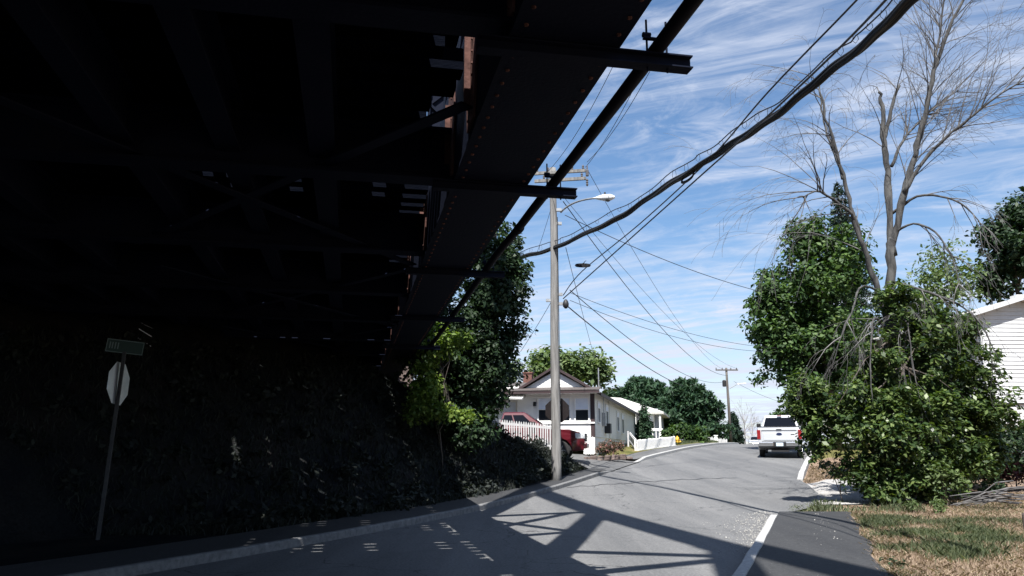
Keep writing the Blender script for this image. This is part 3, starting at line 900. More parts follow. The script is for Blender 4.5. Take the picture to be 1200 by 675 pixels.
bp = [p - b0 + Vector((0, 0, .020 * math.sin(i * .33) + .015 * math.sin(i * .81 + 1))) for i, p in enumerate(spline(raw, 12))]
for j, (ox, oz, r) in enumerate(((0, 0, .052), (.045, .03, .036), (-.035, .04, .033), (.02, -.045, .038), (-.045, -.02, .036))):
    pts = []
    for i, p in enumerate(bp):
        a = i * .09 + j * .4
        wob = 1 + .10 * math.sin(i * .31 + j * 2.0)
        pts.append(p + Vector((ox * math.cos(a) - oz * math.sin(a), 0, ox * math.sin(a) + oz * math.cos(a))) * wob)
    MB().tube(pts, r, 9).build('cable', M['rubber'], bundle, smooth=True)
# messenger strand above it with hanger loops
ms = [p + Vector((-.02, 0, .22 + .05 * math.sin(i * .35) + .06 * (i % 36) / 36)) for i, p in enumerate(bp)]
MB().tube(ms, .013, 6).build('messenger_strand', M['wire'], bundle, smooth=True)
loops = MB()
for i in range(14, len(bp) - 8, 3):
    c = ms[i]; g = .18 + .08 * math.sin(i * 2.3)
    loops.tube([c + Vector((.03, 0, 0)), c + Vector((.05, .02, -g * .5)), c + Vector((.01, .05, -g)), c + Vector((-.05, .03, -g * .7)), c + Vector((-.04, 0, 0))], .0055, 4)
loops.build('hanger_loops', M['wire'], bundle, kind='stuff')
# spare coil tied under the bundle
i0 = 6 * 12 + 2
c = bp[i0]; d = (bp[i0 + 1] - bp[i0 - 1]).normalized()
m = MB(); ring = []
for k in range(21):
    a = 2 * math.pi * k / 20
    ring.append(c + d * (.36 * math.cos(a)) + Vector((0, 0, -.09 + .08 * math.sin(a))))
m.tube(ring, .022, 6); m.tube([p + Vector((0, .05, -.02)) for p in ring], .02, 6)
m.build('spare_coil', M['rubber'], bundle, smooth=True)

# service drops and conductors
P = lambda a, b, Y: at(a, b, Y)
tag(MB().tube(spline([P(660, 350, 28), P(735, 283, 23.5), P(820, 207, 18.5), P(905, 131, 14), P(1000, 40, 10.5), P(1110, -80, 7.5)], 8), .019, 6).build('service_cable', M['wire'], smooth=True),
    'black service cable climbing from the near pole, lowest of the cables under the thick bundle', 'cable')
tag(MB().tube(spline([P(660, 346, 28), P(682, 318, 27), P(750, 262, 22.8), P(830, 188, 18), P(900, 108, 14), P(1004, 0, 11), P(1085, -90, 8)], 8), .017, 6).build('service_cable', M['wire'], smooth=True),
    'black service cable with a flat loop, rising from the near pole across the thick bundle', 'cable')
lc = P(683, 311, 26.9)
m = MB(); lp = []
for k in range(25):
    a = 2 * math.pi * k / 24
    lp.append((.27 * math.cos(a) * (1 - .25 * math.sin(a) ** 2) + .0, .1 * math.sin(a), .055 * math.sin(a)))
for dz in (0, .03, -.03): m.tube([(x * (1 - abs(dz) * 3), y, z + dz) for x, y, z in lp], .016, 5)
m.tube([(0, 0, .0), (.06, 0, .13), (.12, 0, .17)], .012, 5); m.tube([(-.15, 0, .0), (.06, 0, .1)], .012, 5)
o = m.build('cable_loop', M['rubber'], smooth=True); o.location = lc
tag(o, 'flat oval loop of spare cable hanging from the service cable near the pole', 'cable loop')
cl = P(663, 356, 27.8)
o = MB().lathe([(.03, .16), (.08, .1), (.11, 0), (.10, -.1), (.04, -.17)], (0, 0, 0), 'Z', 10).build('splice_case', M['plastic'], smooth=True)
o.location = cl; tag(o, 'small black splice case hung on the near utility pole', 'splice case')
wire('heavy drop wire falling from the splice case to the white house roof', P(664, 358, 27.8), P(800, 452, 62), .35, .022)
wire('thin wire from the near pole down to the distant pole transformer', P(668, 340, 28), P(850, 447, P2Y), 1.2, .016)
wire('straight wire from the lamp arm of the near pole down to the distant pole', P(660, 236, 28), P(853, 440, P2Y), 1.6, .018)
wire('sagging wire running right from the near pole above the leafy roadside tree', P(662, 252, 28), P(892, 342, 36), .25, .014)
wire('upper of two faint wires running right from the near pole to the tree', P(668, 343, 28), P(912, 408, 42), .4, .010)
wire('lower of two faint wires running right from the near pole to the tree', P(668, 352, 28), P(912, 412, 44), .5, .010)
wire('faint conductor from the crossarm of the near pole to the crossarm of the far pole', P(688, 198, 28), P(846, 432, P2Y), 1.3, .010, 'conductors to the far pole')
wire('second faint conductor from the near crossarm falling to the right end of the far crossarm', P(640, 205, 28), P(864, 432, P2Y), 1.3, .010, 'conductors to the far pole')
wire('conductor rising steeply from the near crossarm past the pipe, right one', P(688, 190, 28), P(775, 58, 20), .3, .010, 'conductors rising to the bridge')
wire('conductor rising steeply from the near crossarm past the pipe, left one', P(686, 196, 28), P(768, 50, 20), .3, .010, 'conductors rising to the bridge')
wire('faint wire seen between the pipe and the bridge edge', P(640, 203, 28), P(722, 70, 19), .3, .009)
wire('thin guy wire falling from the near pole behind the white house', P(663, 290, 28), P(697, 420, 60), .1, .012)
wire('faint wire slanting from the near pole left down to the dark tree', P(648, 350, 28), P(610, 412, 34), .05, .010)
wire('steep faint wire from the near pole left side down towards the house', P(647, 240, 28), P(628, 300, 31), .05, .008)
wire('far wire leaving the distant pole to the right behind the tree', P(860, 447, P2Y), P(930, 475, 95), .3, .016)

# ---------------------------------------------------------------- signs
def octagon(r): return [(r * math.cos(math.pi / 8 + k * math.pi / 4), r * math.sin(math.pi / 8 + k * math.pi / 4)) for k in range(8)]


SB = Vector((-6.69, 13.35, gz(-6.69, 13.35) - .25))
ss = thing('stop_sign', 'stop sign seen from behind on a thin leaning post in the dark under the bridge', 'sign', SB)
top = at(146, 412, 13.45) - SB
def onp(t): return top * t
m = MB(); m.bar((0, 0, 0), top * 1.0, .055, .03, (0, 1, 0)); m.build('post', M['signpost'], ss)
hh = (at(140, 449, 13.4).z - SB.z) / top.z
n_ang = math.radians(-24)
m = MB(); m.prism(octagon(.38), -.002, .002, 'Y')
pl = m.build('sign_plate', M['signback'], ss); pl.location = onp(hh) + Vector((-.045, .04, 0)); pl.rotation_euler = (0, math.radians(4), n_ang + math.radians(113))
m = MB(); m.prism(octagon(.365), .0025, .0035, 'Y')
bolts = MB()
for zz in (-.22, .22): bolts.lathe([(.018, -.004), (.018, -.014), (.008, -.018)], (0, 0, zz), 'Y', 8)
bo = bolts.build('bolts', M['signpost'], pl)
pf = m.build('sign_face', mat('sign_red', (.35, .02, .02), None, rough=.4), ss); pf.location = pl.location; pf.rotation_euler = pl.rotation_euler
m = MB(); m.box(-.30, .30, -.003, .003, -.115, .115)
bl = m.build('street_name_plate', M['signgreen'], ss); bl.location = onp(1.0) + Vector((0, 0, .08)); bl.rotation_euler = (0, math.radians(6), math.radians(12))
m = MB()
for x0, x1, z0, z1 in ((-.295, .295, .098, .108), (-.295, .295, -.108, -.098), (-.295, -.285, -.1, .1), (.285, .295, -.1, .1)):
    m.box(x0, x1, -.0045, -.0032, z0, z1)
for x in (-.24, -.20, -.155, -.11): m.box(x - .009, x + .009, -.0045, -.0032, -.05, .06)
m2 = m.build('plate_border', M['signwhite'], bl)

stop2 = thing('stop_sign', 'brown octagonal sign partly hidden behind the near utility pole', 'sign', at(653, 481, 28.45))
m = MB(); m.prism(octagon(.455), -.003, .003, 'Y'); pl = m.build('sign_plate', M['sign_dark'], stop2); pl.rotation_euler = (0, 0, math.radians(-6))
m = MB(); m.box(-.10, .10, -.30, -.02, -.2, -.15); m.box(-.10, .10, -.30, -.02, .15, .2); m.build('mounting_strap', M['galv'], stop2)

# ---------------------------------------------------------------- the long white house on the left
HR = -math.atan(.239)
HY = 38.0
hc = at(697, 532, HY)
HB = Vector((hc.x, HY, 0))
house = thing('long_white_house', 'long low cream house with maroon trim behind the red pickup', 'house', (HB.x, HB.y, gz(HB.x, HB.y)), HR)
Z0 = house.location.z
ex, ey = Vector((math.cos(HR), math.sin(HR), 0)), Vector((-math.sin(HR), math.cos(HR), 0))


def hf(px, py):      # a place on the front wall: local x and z
    r = ray(px, py); o = Vector((0, 0, EYE))
    t = (HB - o).dot(ey) / r.dot(ey); p = o + r * t - HB
    return p.dot(ex), p.z - Z0


def hs(px, py):      # a place on the side wall: local y and z
    r = ray(px, py); o = Vector((0, 0, EYE))
    t = (HB - o).dot(ex) / r.dot(ex); p = o + r * t - HB
    return p.dot(ey), p.z - Z0


z_eave = hf(697, 459)[1]; z_floor = hf(697, 511.5)[1]; z_sill = hf(697, 495)[1]
xp, zp = hf(650, 433.5)
WX = 2 * xp           # main gable block from WX to 0
xl = hf(560, 480)[0]
LEN = 23.5


def window(parent, x0, x1, z0, z1, y, blind=.45, frame=M['white'], axis='front'):
    """sash window standing proud of a wall: frame, two panes, blind"""
    def bx(m, a, b, d0, d1, e, f):
        return m.box(a, b, -d1 + y, -d0 + y, e, f) if axis == 'front' else m.box(y + d0, y + d1, a, b, e, f)
    t = .07
    m = MB()
    bx(m, x0 - t, x0, .0, .05, z0 - t, z1 + t); bx(m, x1, x1 + t, .0, .05, z0 - t, z1 + t)
    bx(m, x0, x1, .0, .05, z1, z1 + t); bx(m, x0, x1, .0, .07, z0 - t, z0)
    zm = z0 + (z1 - z0) * (1 - blind)
    bx(m, x0, x1, .004, .04, zm - .02, zm + .02)
    w = m.build('window', frame, parent)
    m = MB(); bx(m, x0, x1, .004, .012, z0, zm - .02); m.build('pane', M['glass'], w)
    m = MB(); bx(m, x0, x1, .004, .018, zm + .02, z1); m.build('pane', M['blind'], w)
    return w


# walls
m = MB(); m.prism([(WX, z_floor), (0, z_floor), (0, z_eave), (xp, zp - .05), (WX, z_eave)], 0, .12, 'Y')
wf = m.build('front_wall', M['white'], house)
m = MB(); m.box(-.12, -.001, .122, LEN, z_floor, z_eave); ws = m.build('side_wall', M['cream'], house)
m = MB(); m.box(xl, WX - .002, 0.3, .42, z_floor, z_eave + .35); m.build('front_wall', M['white'], house)
m = MB(); m.box(xl, WX, LEN - .12, LEN, z_floor, z_eave); m.box(xl, xl + .12, .5, LEN - .13, z_floor, z_eave); m.box(WX + .002, -.122, LEN - .12, LEN, z_floor, z_eave + .2)
m.build('back_wall', M['cream'], house)
m = MB(); m.box(-.06, -.02, .08, LEN, -.5, z_floor - .004); m.box(WX + .01, WX + .03, .05, 8, -.5, z_floor - .004); m.build('skirting', M['cream'], house)
# siding boards
bh = .115
nb = int((z_sill - z_floor) / bh)
b_me = None
def boards(parent, n, z_start, mk, mt):
    me = None
    for k in range(n):
        if me is None:
            o = mk().build('clapboard', mt, parent); me = o.data
        else:
            o = bpy.data.objects.new('clapboard', me); COL.objects.link(o); o.parent = parent
        o.location = (0, 0, z_start + k * bh)
wedge = lambda x0, x1, y: MB().prism([(y - .022, 0), (y - .003, 0), (y - .003, bh - .004), (y - .007, bh - .004)], x0, x1, 'X')
boards(wf, nb, z_floor + .005, lambda: wedge(WX + .05, -.16, 0), M['white'])
ng = int((zp - .2 - z_eave) / bh)
for k in range(ng):                # gable boards, each shorter than the last
    z = z_eave + .03 + k * bh; f = 1 - (z + bh - z_eave) / (zp - .05 - z_eave)
    o = wedge(xp + (WX - xp) * f, xp - xp * f, 0).build('clapboard', M['white'], wf); o.location = (0, 0, z)
sw = lambda y0, y1: MB().prism([(.022, 0), (.002, 0), (.002, bh - .004), (.006, bh - .004)], y0, y1, 'Y')
boards(ws, int((z_eave - z_floor - .1) / bh), z_floor, lambda: sw(.2, LEN), M['cream'])
boards(ws, int((z_floor + .3) / bh), -.3, lambda: sw(.3, LEN - .02), M['cream'])
# trim: corner board, sill belt, eave fascia, rake boards
m = MB(); m.box(-.16, .03, -.03, .14, z_floor - .02, z_eave); m.build('corner_board', M['maroon'], house)
m = MB(); m.box(WX - .05, .04, -.09, -.024, z_sill - .05, z_sill + .02); m.build('sill_belt', M['white'], house)
m = MB(); m.box(xl, .36, -.80, -.75, z_eave - .10, z_eave + .03); m.build('fascia', M['maroon'], house)
m = MB(); m.box(xl, .34, -.748, .0, z_eave - .08, z_eave - .055); m.build('porch_soffit', M['white'], house)
m = MB(); m.add([(xl, -.82, z_eave + .032), (.38, -.82, z_eave + .032), (.38, -.03, z_eave + .2), (xl, -.03, z_eave + .2), (xl, -.82, z_eave + .062), (.38, -.82, z_eave + .062), (.38, -.03, z_eave + .23), (xl, -.03, z_eave + .23)], [(0, 3, 2, 1), (4, 5, 6, 7), (0, 1, 5, 4), (1, 2, 6, 5), (2, 3, 7, 6), (3, 0, 4, 7)]); m.build('porch_roof', M['shingle'], house)
rz = (zp - z_eave) / -xp
def rake(px_, s):
    a = Vector((xp, -.30, zp + .07)); b = Vector((xp - s * (xp - .38) if s > 0 else 0, -.30, 0))
    return a, b
over = .36
r_end = Vector((over, -.30, z_eave + .06 - over * rz)); l_end = Vector((WX - over, -.30, z_eave + .06 - over * rz))
roof = MB()
pk = Vector((xp, -.34, zp + .10))
for e in (r_end, l_end):
    y0, y1 = -.20, LEN + .3
    dz = .08
    roof.add([(pk.x, y0, pk.z), (e.x, y0, e.z), (e.x, y1, e.z), (pk.x, y1, pk.z),
              (pk.x, y0, pk.z + dz), (e.x, y0, e.z + dz), (e.x, y1, e.z + dz), (pk.x, y1, pk.z + dz)],
             [(0, 3, 2, 1), (4, 5, 6, 7), (0, 1, 5, 4), (1, 2, 6, 5), (2, 3, 7, 6), (3, 0, 4, 7)])
rf = roof.build('roof', M['shingle'], house)
m = MB()
for e in (r_end, l_end):
    m.bar((pk.x, -.225, pk.z + .02), (e.x, -.225, e.z + .02), .04, .11, (0, 0, 1))
m.box(over - .005, over + .02, -.20, LEN + .3, r_end.z - .06, r_end.z + .11)
m.build('rake_board', M['maroon'], house)
# left wing roof: low slope, ridge running left
zw = hf(600, 448)[1]
m = MB()
m.add([(xl - .3, -.3, z_eave + .1), (WX + .6, -.3, z_eave + .1), (WX + .6, 3.4, zw + .3), (xl - .3, 3.4, zw + .3), (xl - .3, 7.4, z_eave + .1), (WX + .6, 7.4, z_eave + .1),
       (xl - .3, -.3, z_eave), (WX + .6, -.3, z_eave), (WX + .6, 7.4, z_eave), (xl - .3, 7.4, z_eave)],
      [(0, 1, 2, 3), (3, 2, 5, 4), (0, 6, 7, 1), (4, 5, 8, 9), (0, 3, 4, 9, 6), (1, 7, 8, 5, 2), (6, 9, 8, 7)])
m.build('wing_roof', M['shingle'], house)
cx0 = hf(604, 441)[0] * 1.08; cz = hf(608, 436)[1] * 1.1
ch = MB().box(cx0, cx0 + .46, 3.1, 3.55, zw - .2, cz - .18).build('chimney', M['brick'], rf)
ch2 = MB().box(cx0 - .04, cx0 + .50, 3.06, 3.59, cz - .178, cz - .10).build('chimney_cap', M['brick'], rf)
MB().tube([(hf(707, 450)[0] - .5, 2.2, z_eave + .2), (hf(707, 450)[0] - .5, 2.2, z_eave + 1.35)], .03, 6).build('vent_pipe', M['galv'], rf)
# windows and door on the front
for a, b in ((674.7, 689.3), (653.5, 667.5), (631.5, 646.5)):
    window(house, hf(a, 480)[0], hf(b, 480)[0], hf(a, 493)[1], hf(a, 467)[1], -.002, .5)
window(house, hf(589, 480)[0], hf(603, 480)[0], hf(590, 494)[1], hf(590, 471)[1], .298, .5)
dz1 = hf(610, 469)[1]
m = MB(); m.box(hf(608, 480)[0] + .02, hf(623, 480)[0], .27, .298, z_floor + .02, dz1); d = m.build('door', M['dark'], house)
m = MB(); m.lathe([(.03, 0), (.03, -.06)], (hf(621, 480)[0], .27, z_floor + 1.0), 'Y', 8); m.build('handle', M['galv'], d)
m = MB(); m.box(hf(627, 480)[0] - .06, hf(627, 480)[0] + .06, -.12, -.002, hf(627, 476)[1], hf(627, 471)[1]); m.build('porch_lamp', M['plastic'], house)
m = MB(); m.add([(xl, -1.0, dz1 + .1), (hf(617, 466)[0], -1.0, dz1 + .02), (hf(617, 466)[0], .29, dz1 + .35), (xl, .29, dz1 + .35)], [(0, 1, 2, 3)])
m.add([(xl, -1.0, dz1 + .04), (hf(617, 466)[0], -1.0, dz1 - .04), (hf(617, 466)[0], .29, dz1 + .29), (xl, .29, dz1 + .29)], [(3, 2, 1, 0)]); m.build('awning', M['white'], house)
# side windows
for a, b, c, d in ((699.5, 702.3, 472, 495), (709, 712, 476, 498), (722, 724.8, 483, 505), (727.8, 730.6, 485.5, 507.5)):
    ya, za_ = hs(a, c); yb, zb_ = hs(b, d)
    window(house, ya, max(yb, ya + .5), zb_, za_, .023, .25, axis='side')
y_, z_ = hs(705, 492)
m = MB(); m.box(.03, .2, y_, y_ + .35, z_ - .3, z_ + .35); m.tube([(.1, y_ + .2, z_ + .3), (.1, y_ + .2, z_eave)], .03, 6); m.build('meter_box', M['galv'], house)
y_, z_ = hs(708, 502)
m = MB(); m.box(.03, .32, y_, y_ + .6, z_ - .25, z_ + .25); m.build('vent_unit', M['plastic'], house)
y_, z_ = hs(713, 490)
MB().box(.025, .09, y_, y_ + .1, z_floor, z_eave - .05).build('downspout', M['cream'], house)
# white lattice skirt by the corner: crossing slats, each a strip of wood
x0, z1 = hf(684, 512)[0], z_floor - .02
x1, z0 = .02, z_floor - .82
m = MB(); m.box(x0, x1, -.02, -.012, z0, z1); m.build('skirt_backing', M['plastic'], house)
sp = .11
nl = int((x1 - x0 + z1 - z0) / sp)
for s in (1, -1):
    for k in range(1, nl):
        c = k * sp
        if s > 0: a = (x0 + max(0, c - (z1 - z0)), z0 + min(c, z1 - z0)); b = (x0 + min(c, x1 - x0), z0 + max(0, c - (x1 - x0)))
        else: a = (x1 - max(0, c - (z1 - z0)), z0 + min(c, z1 - z0)); b = (x1 - min(c, x1 - x0), z0 + max(0, c - (x1 - x0)))
        yk = -.028 if s > 0 else -.036
        MB().bar((a[0], yk, a[1]), (b[0], yk, b[1]), .056, .006, (0, 1, 0)).build('lattice_slat', M['white'], house) if (Vector(a) - Vector(b)).length > .05 else None
# low wall of stacked field stones before the house
wall = thing('stone_edging', 'low edging of stacked dark field stones below the white lattice', 'stone wall', (hc.x, 36.4, gz(hc.x, 36.4)), 0)
random.seed(3)
xw0, xw1 = at(683, 538, 36.4).x - hc.x, at(737, 538, 36.4).x - hc.x
for row in range(2):
    x = xw0 + row * .06
    while x < xw1 - row * .1:
        w, h_ = random.uniform(.18, .38), random.uniform(.10, .14)
        m = MB(); bm_v = []
        jit = lambda s: random.uniform(-s, s)
        yb = .02 + row * .03 + .25 * (x - xw0)
        vs = [(x + jit(.02), yb + jit(.03), 0), (x + w + jit(.02), yb + .25 * w + jit(.03), 0), (x + w, yb + .3, 0), (x, yb + .3, 0),
              (x + .03 + jit(.02), yb + .03, h_ + jit(.02)), (x + w - .03, yb + .05, h_ + jit(.02)), (x + w - .02, yb + .28, h_ + jit(.01)), (x + .02, yb + .28, h_)]
        vs = [(p[0], p[1], p[2] + row * .12 + .06 * (x - xw0) - .03) for p in vs]
        m.add(vs, [(0, 3, 2, 1), (4, 5, 6, 7), (0, 1, 5, 4), (1, 2, 6, 5), (2, 3, 7, 6), (3, 0, 4, 7)])
        m.build('stone', M['stone'], wall, bevel=.02)
        x += w + .015


# ---------------------------------------------------------------- fences
def picket_fence(label, p0, p1, h, pitch, w, posts, pmat, postmat, zf=None, rails=(.25, .8), board=None):
    p0, p1 = Vector(p0), Vector(p1)
    t = thing('picket_fence', label, 'fence', p0)
    v = p1 - p0; L2 = Vector((v.x, v.y, 0)).length; rz_ = math.atan2(v.y, v.x); sl = v.z / L2
    t.rotation_euler = (0, 0, rz_)
    for f in rails:
        MB().bar((0, .02, h * f), (L2, .02, h * f + sl * L2), .035, .09).build('rail', pmat, t)
    n = int(L2 / pitch); me = None
    for k in range(n):
        if me is None:
            o = MB().prism([(-w / 2, .02), (w / 2, .02), (w / 2, h - .05), (0, h), (-w / 2, h - .05)], -.022, -.002, 'Y').build('picket', pmat, t); me = o.data
        else:
            o = bpy.data.objects.new('picket', me); COL.objects.link(o); o.parent = t
        x = pitch * (k + .5); o.location = (x, 0, sl * x + random.uniform(-.012, .012)); o.rotation_euler = (0, random.uniform(-.012, .012), 0)
    for f in posts:
        MB().box(L2 * f - .05, L2 * f + .05, .045, .14, -.3, h + .03).build('post', postmat, t).location = (0, 0, sl * L2 * f)
    if board:
        MB().bar((0, -.05, board / 2 - .04), (L2, -.05, board / 2 - .04 + sl * L2), .03, board).build('base_board', pmat, t)
    return t


fa, fb = at(557, 521, 31.3), at(652, 530, 31.0)
fa.z = fa.z + .02
picket_fence('white picket fence on the dark bank in front of the red pickup', fa, fb, 1.04, .092, .05, (.34, .68), M['white_old'], M['plastic'], rails=(.2, .86))
f2a, f2b = at(747, 531.5, 44.6), at(792, 525, 52.6)
picket_fence('long low white picket fence along the pavement before the yellow hydrant', f2a, f2b, .74, .13, .10, (0, .33, .66, 1), M['white'], M['white'], board=.22)
f3a = at(745, 529, 46.5)
picket_fence('short end of white picket fence turning back beside the cream house', f2a + Vector((-.03, 0, 0)), at(738, 520, 50), .74, .13, .10, (1,), M['white_old'], M['white_old'])
# lattice screen panel and post by the cypress
ls = thing('lattice_screen', 'tall pale lattice screen panel beside the cypress at the house end', 'screen', at(743, 522, 60))
hgt = at(743, 499, 60).z - ls.location.z; wd = at(753.5, 510, 60).x - ls.location.x
m = MB(); m.box(0, wd, 0, .06, hgt - .1, hgt); m.box(0, .08, 0, .06, 0, hgt - .102); m.box(wd - .08, wd, 0, .06, 0, hgt - .102); m.build('frame', M['white_old'], ls)
for k in range(9): MB().bar((.08, .03, hgt * k / 9.5 + .05), (wd - .08, .03, hgt * k / 9.5 + .05), .02, .05).build('slat', M['greyside'], ls)
for k in range(1, 6): MB().bar((wd * k / 6, .05, 0.05), (wd * k / 6, .05, hgt - .1), .02, .04).build('slat', M['greyside'], ls)

# hydrant
hy = at(794, 524, 54.5)
hyd = thing('fire_hydrant', 'yellow fire hydrant at the end of the low picket fence', 'hydrant', (hy.x, hy.y, hy.z - .05))
MB().lathe([(.19, 0), (.19, .05), (.13, .06), (.13, .5), (.17, .51), (.17, .55), (.14, .56)], (0, 0, 0), 'Z', 16).build('barrel', M['hydrant'], hyd, smooth=False)
MB().lathe([(.15, .562), (.15, .6), (.12, .68), (.06, .74), (.04, .75), (.04, .80)], (0, 0, 0), 'Z', 16).build('bonnet', M['hydrant'], hyd)
for s in (-1, 1): MB().lathe([(.06, .12 * s), (.06, .22 * s), (.03, .23 * s), (.03, .25 * s)], (0, 0, .42), 'X', 12).build('outlet_cap', M['hydrant'], hyd)
MB().lathe([(.08, -.12), (.08, -.23), (.035, -.24), (.035, -.26)], (0, 0, .40), 'Y', 12).build('outlet_cap', M['hydrant'], hyd)

# ---------------------------------------------------------------- second house, garage and far fence
H2Y = 72.0
a2 = at(735, 520, H2Y)
house2 = thing('grey_house', 'grey house with pale hipped roof and white porch posts behind the cypress', 'house', (a2.x, H2Y, gz(a2.x, H2Y)), math.radians(-14))
e2 = at(777, 484, H2Y).z - house2.location.z; r2 = at(740, 468, H2Y).z - house2.location.z; w2 = (at(777, 484, H2Y).x - a2.x)
m = MB(); m.box(-4.5, w2 - .5, 0, 9, -.3, e2 - .05); hw = m.build('wall', M['greyside'], house2)
for k in range(14):
    o = MB().prism([(-.03, 0), (-.003, 0), (-.003, .2), (-.006, .2)], -4.5, w2 - .5, 'X').build('clapboard', M['greyside'], hw); o.location = (0, 0, k * .21)
m = MB(); x0, x1, y0, y1 = -5.0, w2 + .1, -1.6, 9.6
pk0, pk1 = (x0 + x1) / 2 - 1.1, (x0 + x1) / 2 - .2
m.add([(x0, y0, e2), (x1, y0, e2), (x1, y1, e2), (x0, y1, e2), (pk0, 3.6, r2 + .45), (pk1, 4.6, r2 + .45), (x0, y0, e2 - .18), (x1, y0, e2 - .18), (x1, y1, e2 - .18), (x0, y1, e2 - .18)],
      [(0, 1, 5, 4), (1, 2, 5), (2, 3, 4, 5), (3, 0, 4), (0, 6, 7, 1), (1, 7, 8, 2), (2, 8, 9, 3), (3, 9, 6, 0), (6, 9, 8, 7)])
m.build('roof', M['shingle_pale'], house2)
for x in (-1.2, w2 - .25, .9): MB().box(x - .08, x + .08, -1.45, -1.3, .2, e2 - .2).build('porch_post', M['white'], house2)
m = MB(); m.box(-4.5, w2 + .0, -1.5, -.04, -.2, .22); m.box(-4.5, w2 - .05, -1.5, -1.42, .95, 1.15); m.build('porch', M['white'], house2)
for k in range(16): MB().box(-1.0 + k * .28, -.94 + k * .28, -1.48, -1.44, .222, .948).build('baluster', M['white'], house2)
for x in (-3.4, -.3, 1.6): window(house2, x, x + .8, 1.1, 2.3, -.034, .4)

fw = at(840, 519.5, 78)
m = thing('white_board_fence', 'plain white board fence on the crest beside the far pole', 'fence', (at(818, 520, 76).x, 76, fprof(0, 76) - .1), math.radians(6))
Lw = at(853, 520, 76).x - m.location.x
for k in range(18): MB().box(k * Lw / 18, (k + .93) * Lw / 18, 0, .03, 0, .95 - .022 * k).build('board', M['white_old'], m)
for k in (0, 9, 18): MB().box(k * Lw / 18 - .06, k * Lw / 18 + .06, .032, .14, -.2, 1.05 - .022 * k).build('post', M['white_old'], m)
mp_ = thing('mailbox_post', 'stout white square post on the crest at the start of the board fence', 'post', (at(839, 521, 73).x, 73, fprof(0, 73) - .1))
MB().box(-.13, .13, -.13, .13, 0, .85).build('shaft', M['white'], mp_); MB().box(-.17, .17, -.17, .17, .851, .93).build('cap', M['white'], mp_)
g = thing('low_shed', 'low flat-roofed pale shed beyond the bush at the crest', 'shed', (at(812, 519, 82).x, 82, fprof(0, 82) - .4), math.radians(-5))
ht = at(815, 512.5, 82).z - g.location.z
MB().box(-.6, 2.4, 0, 3, 0, ht - .12).build('wall', M['greyside'], g); MB().box(-.9, 2.7, -.3, 3.2, ht - .12, ht).build('roof', M['white'], g)
MB().box(.8, 1.7, -.02, -.002, .1, ht - .3).build('door', M['dark'], g)

# ---------------------------------------------------------------- the white house on the right
RY = 36.0
rb = at(1196, 505, RY)
xr0 = at(1150, 400, RY).x
wr = 2 * (at(1193, 352, RY).x - xr0)
house3 = thing('white_clapboard_house', 'white clapboard house with shallow gable behind the right hand shrubs', 'house', (xr0, RY, gz(xr0, RY) - .2), math.radians(3))
zb_ = at(1193, 472, RY).z - house3.location.z; ze_ = at(1141, 367, RY).z - house3.location.z; zp_ = at(1193, 352, RY).z - house3.location.z
m = MB(); m.box(.05, wr - .05, .05, 11, 0, zb_ - .03); m.build('foundation', M['found'], house3)
m = MB(); m.box(-.02, wr + .02, -.03, .049, zb_ - .06, zb_ - .002); m.build('drip_board', M['plastic'], house3)
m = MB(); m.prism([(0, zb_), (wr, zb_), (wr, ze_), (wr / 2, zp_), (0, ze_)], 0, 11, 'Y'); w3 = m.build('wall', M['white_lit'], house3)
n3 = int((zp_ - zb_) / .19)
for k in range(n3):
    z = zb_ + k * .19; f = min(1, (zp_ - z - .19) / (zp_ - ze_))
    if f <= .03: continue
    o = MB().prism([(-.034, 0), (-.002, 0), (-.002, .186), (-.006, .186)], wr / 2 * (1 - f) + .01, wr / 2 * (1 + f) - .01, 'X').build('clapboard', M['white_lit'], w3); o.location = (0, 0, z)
m = MB(); sl = (zp_ - ze_) / (wr / 2)
for s in (-1, 1):
    a = Vector((wr / 2, 0, zp_ + .04)); b = Vector((wr / 2 + s * (wr / 2 + .55), 0, zp_ + .04 - sl * (wr / 2 + .55)))
    for (y0, y1) in ((-.45, 11.4),):
        m.add([(a.x, y0, a.z), (b.x, y0, b.z), (b.x, y1, b.z), (a.x, y1, a.z), (a.x, y0, a.z + .1), (b.x, y0, b.z + .1), (b.x, y1, b.z + .1), (a.x, y1, a.z + .1)],
              [(0, 3, 2, 1), (4, 5, 6, 7), (0, 1, 5, 4), (1, 2, 6, 5), (2, 3, 7, 6), (3, 0, 4, 7)])
m.build('roof', M['shingle_pale'], house3)
m = MB()
for s in (-1, 1):
    a = Vector((wr / 2, -.47, zp_ + .06)); b = Vector((wr / 2 + s * (wr / 2 + .55), -.47, zp_ + .06 - sl * (wr / 2 + .55)))
    m.bar(a, b, .03, .2)
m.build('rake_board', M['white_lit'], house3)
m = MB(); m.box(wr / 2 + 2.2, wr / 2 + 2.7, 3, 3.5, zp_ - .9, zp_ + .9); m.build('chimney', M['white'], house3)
m = MB(); m.box(-.06, .08, -.05, -.036, zb_, ze_); m.build('corner_board', M['white_lit'], house3)


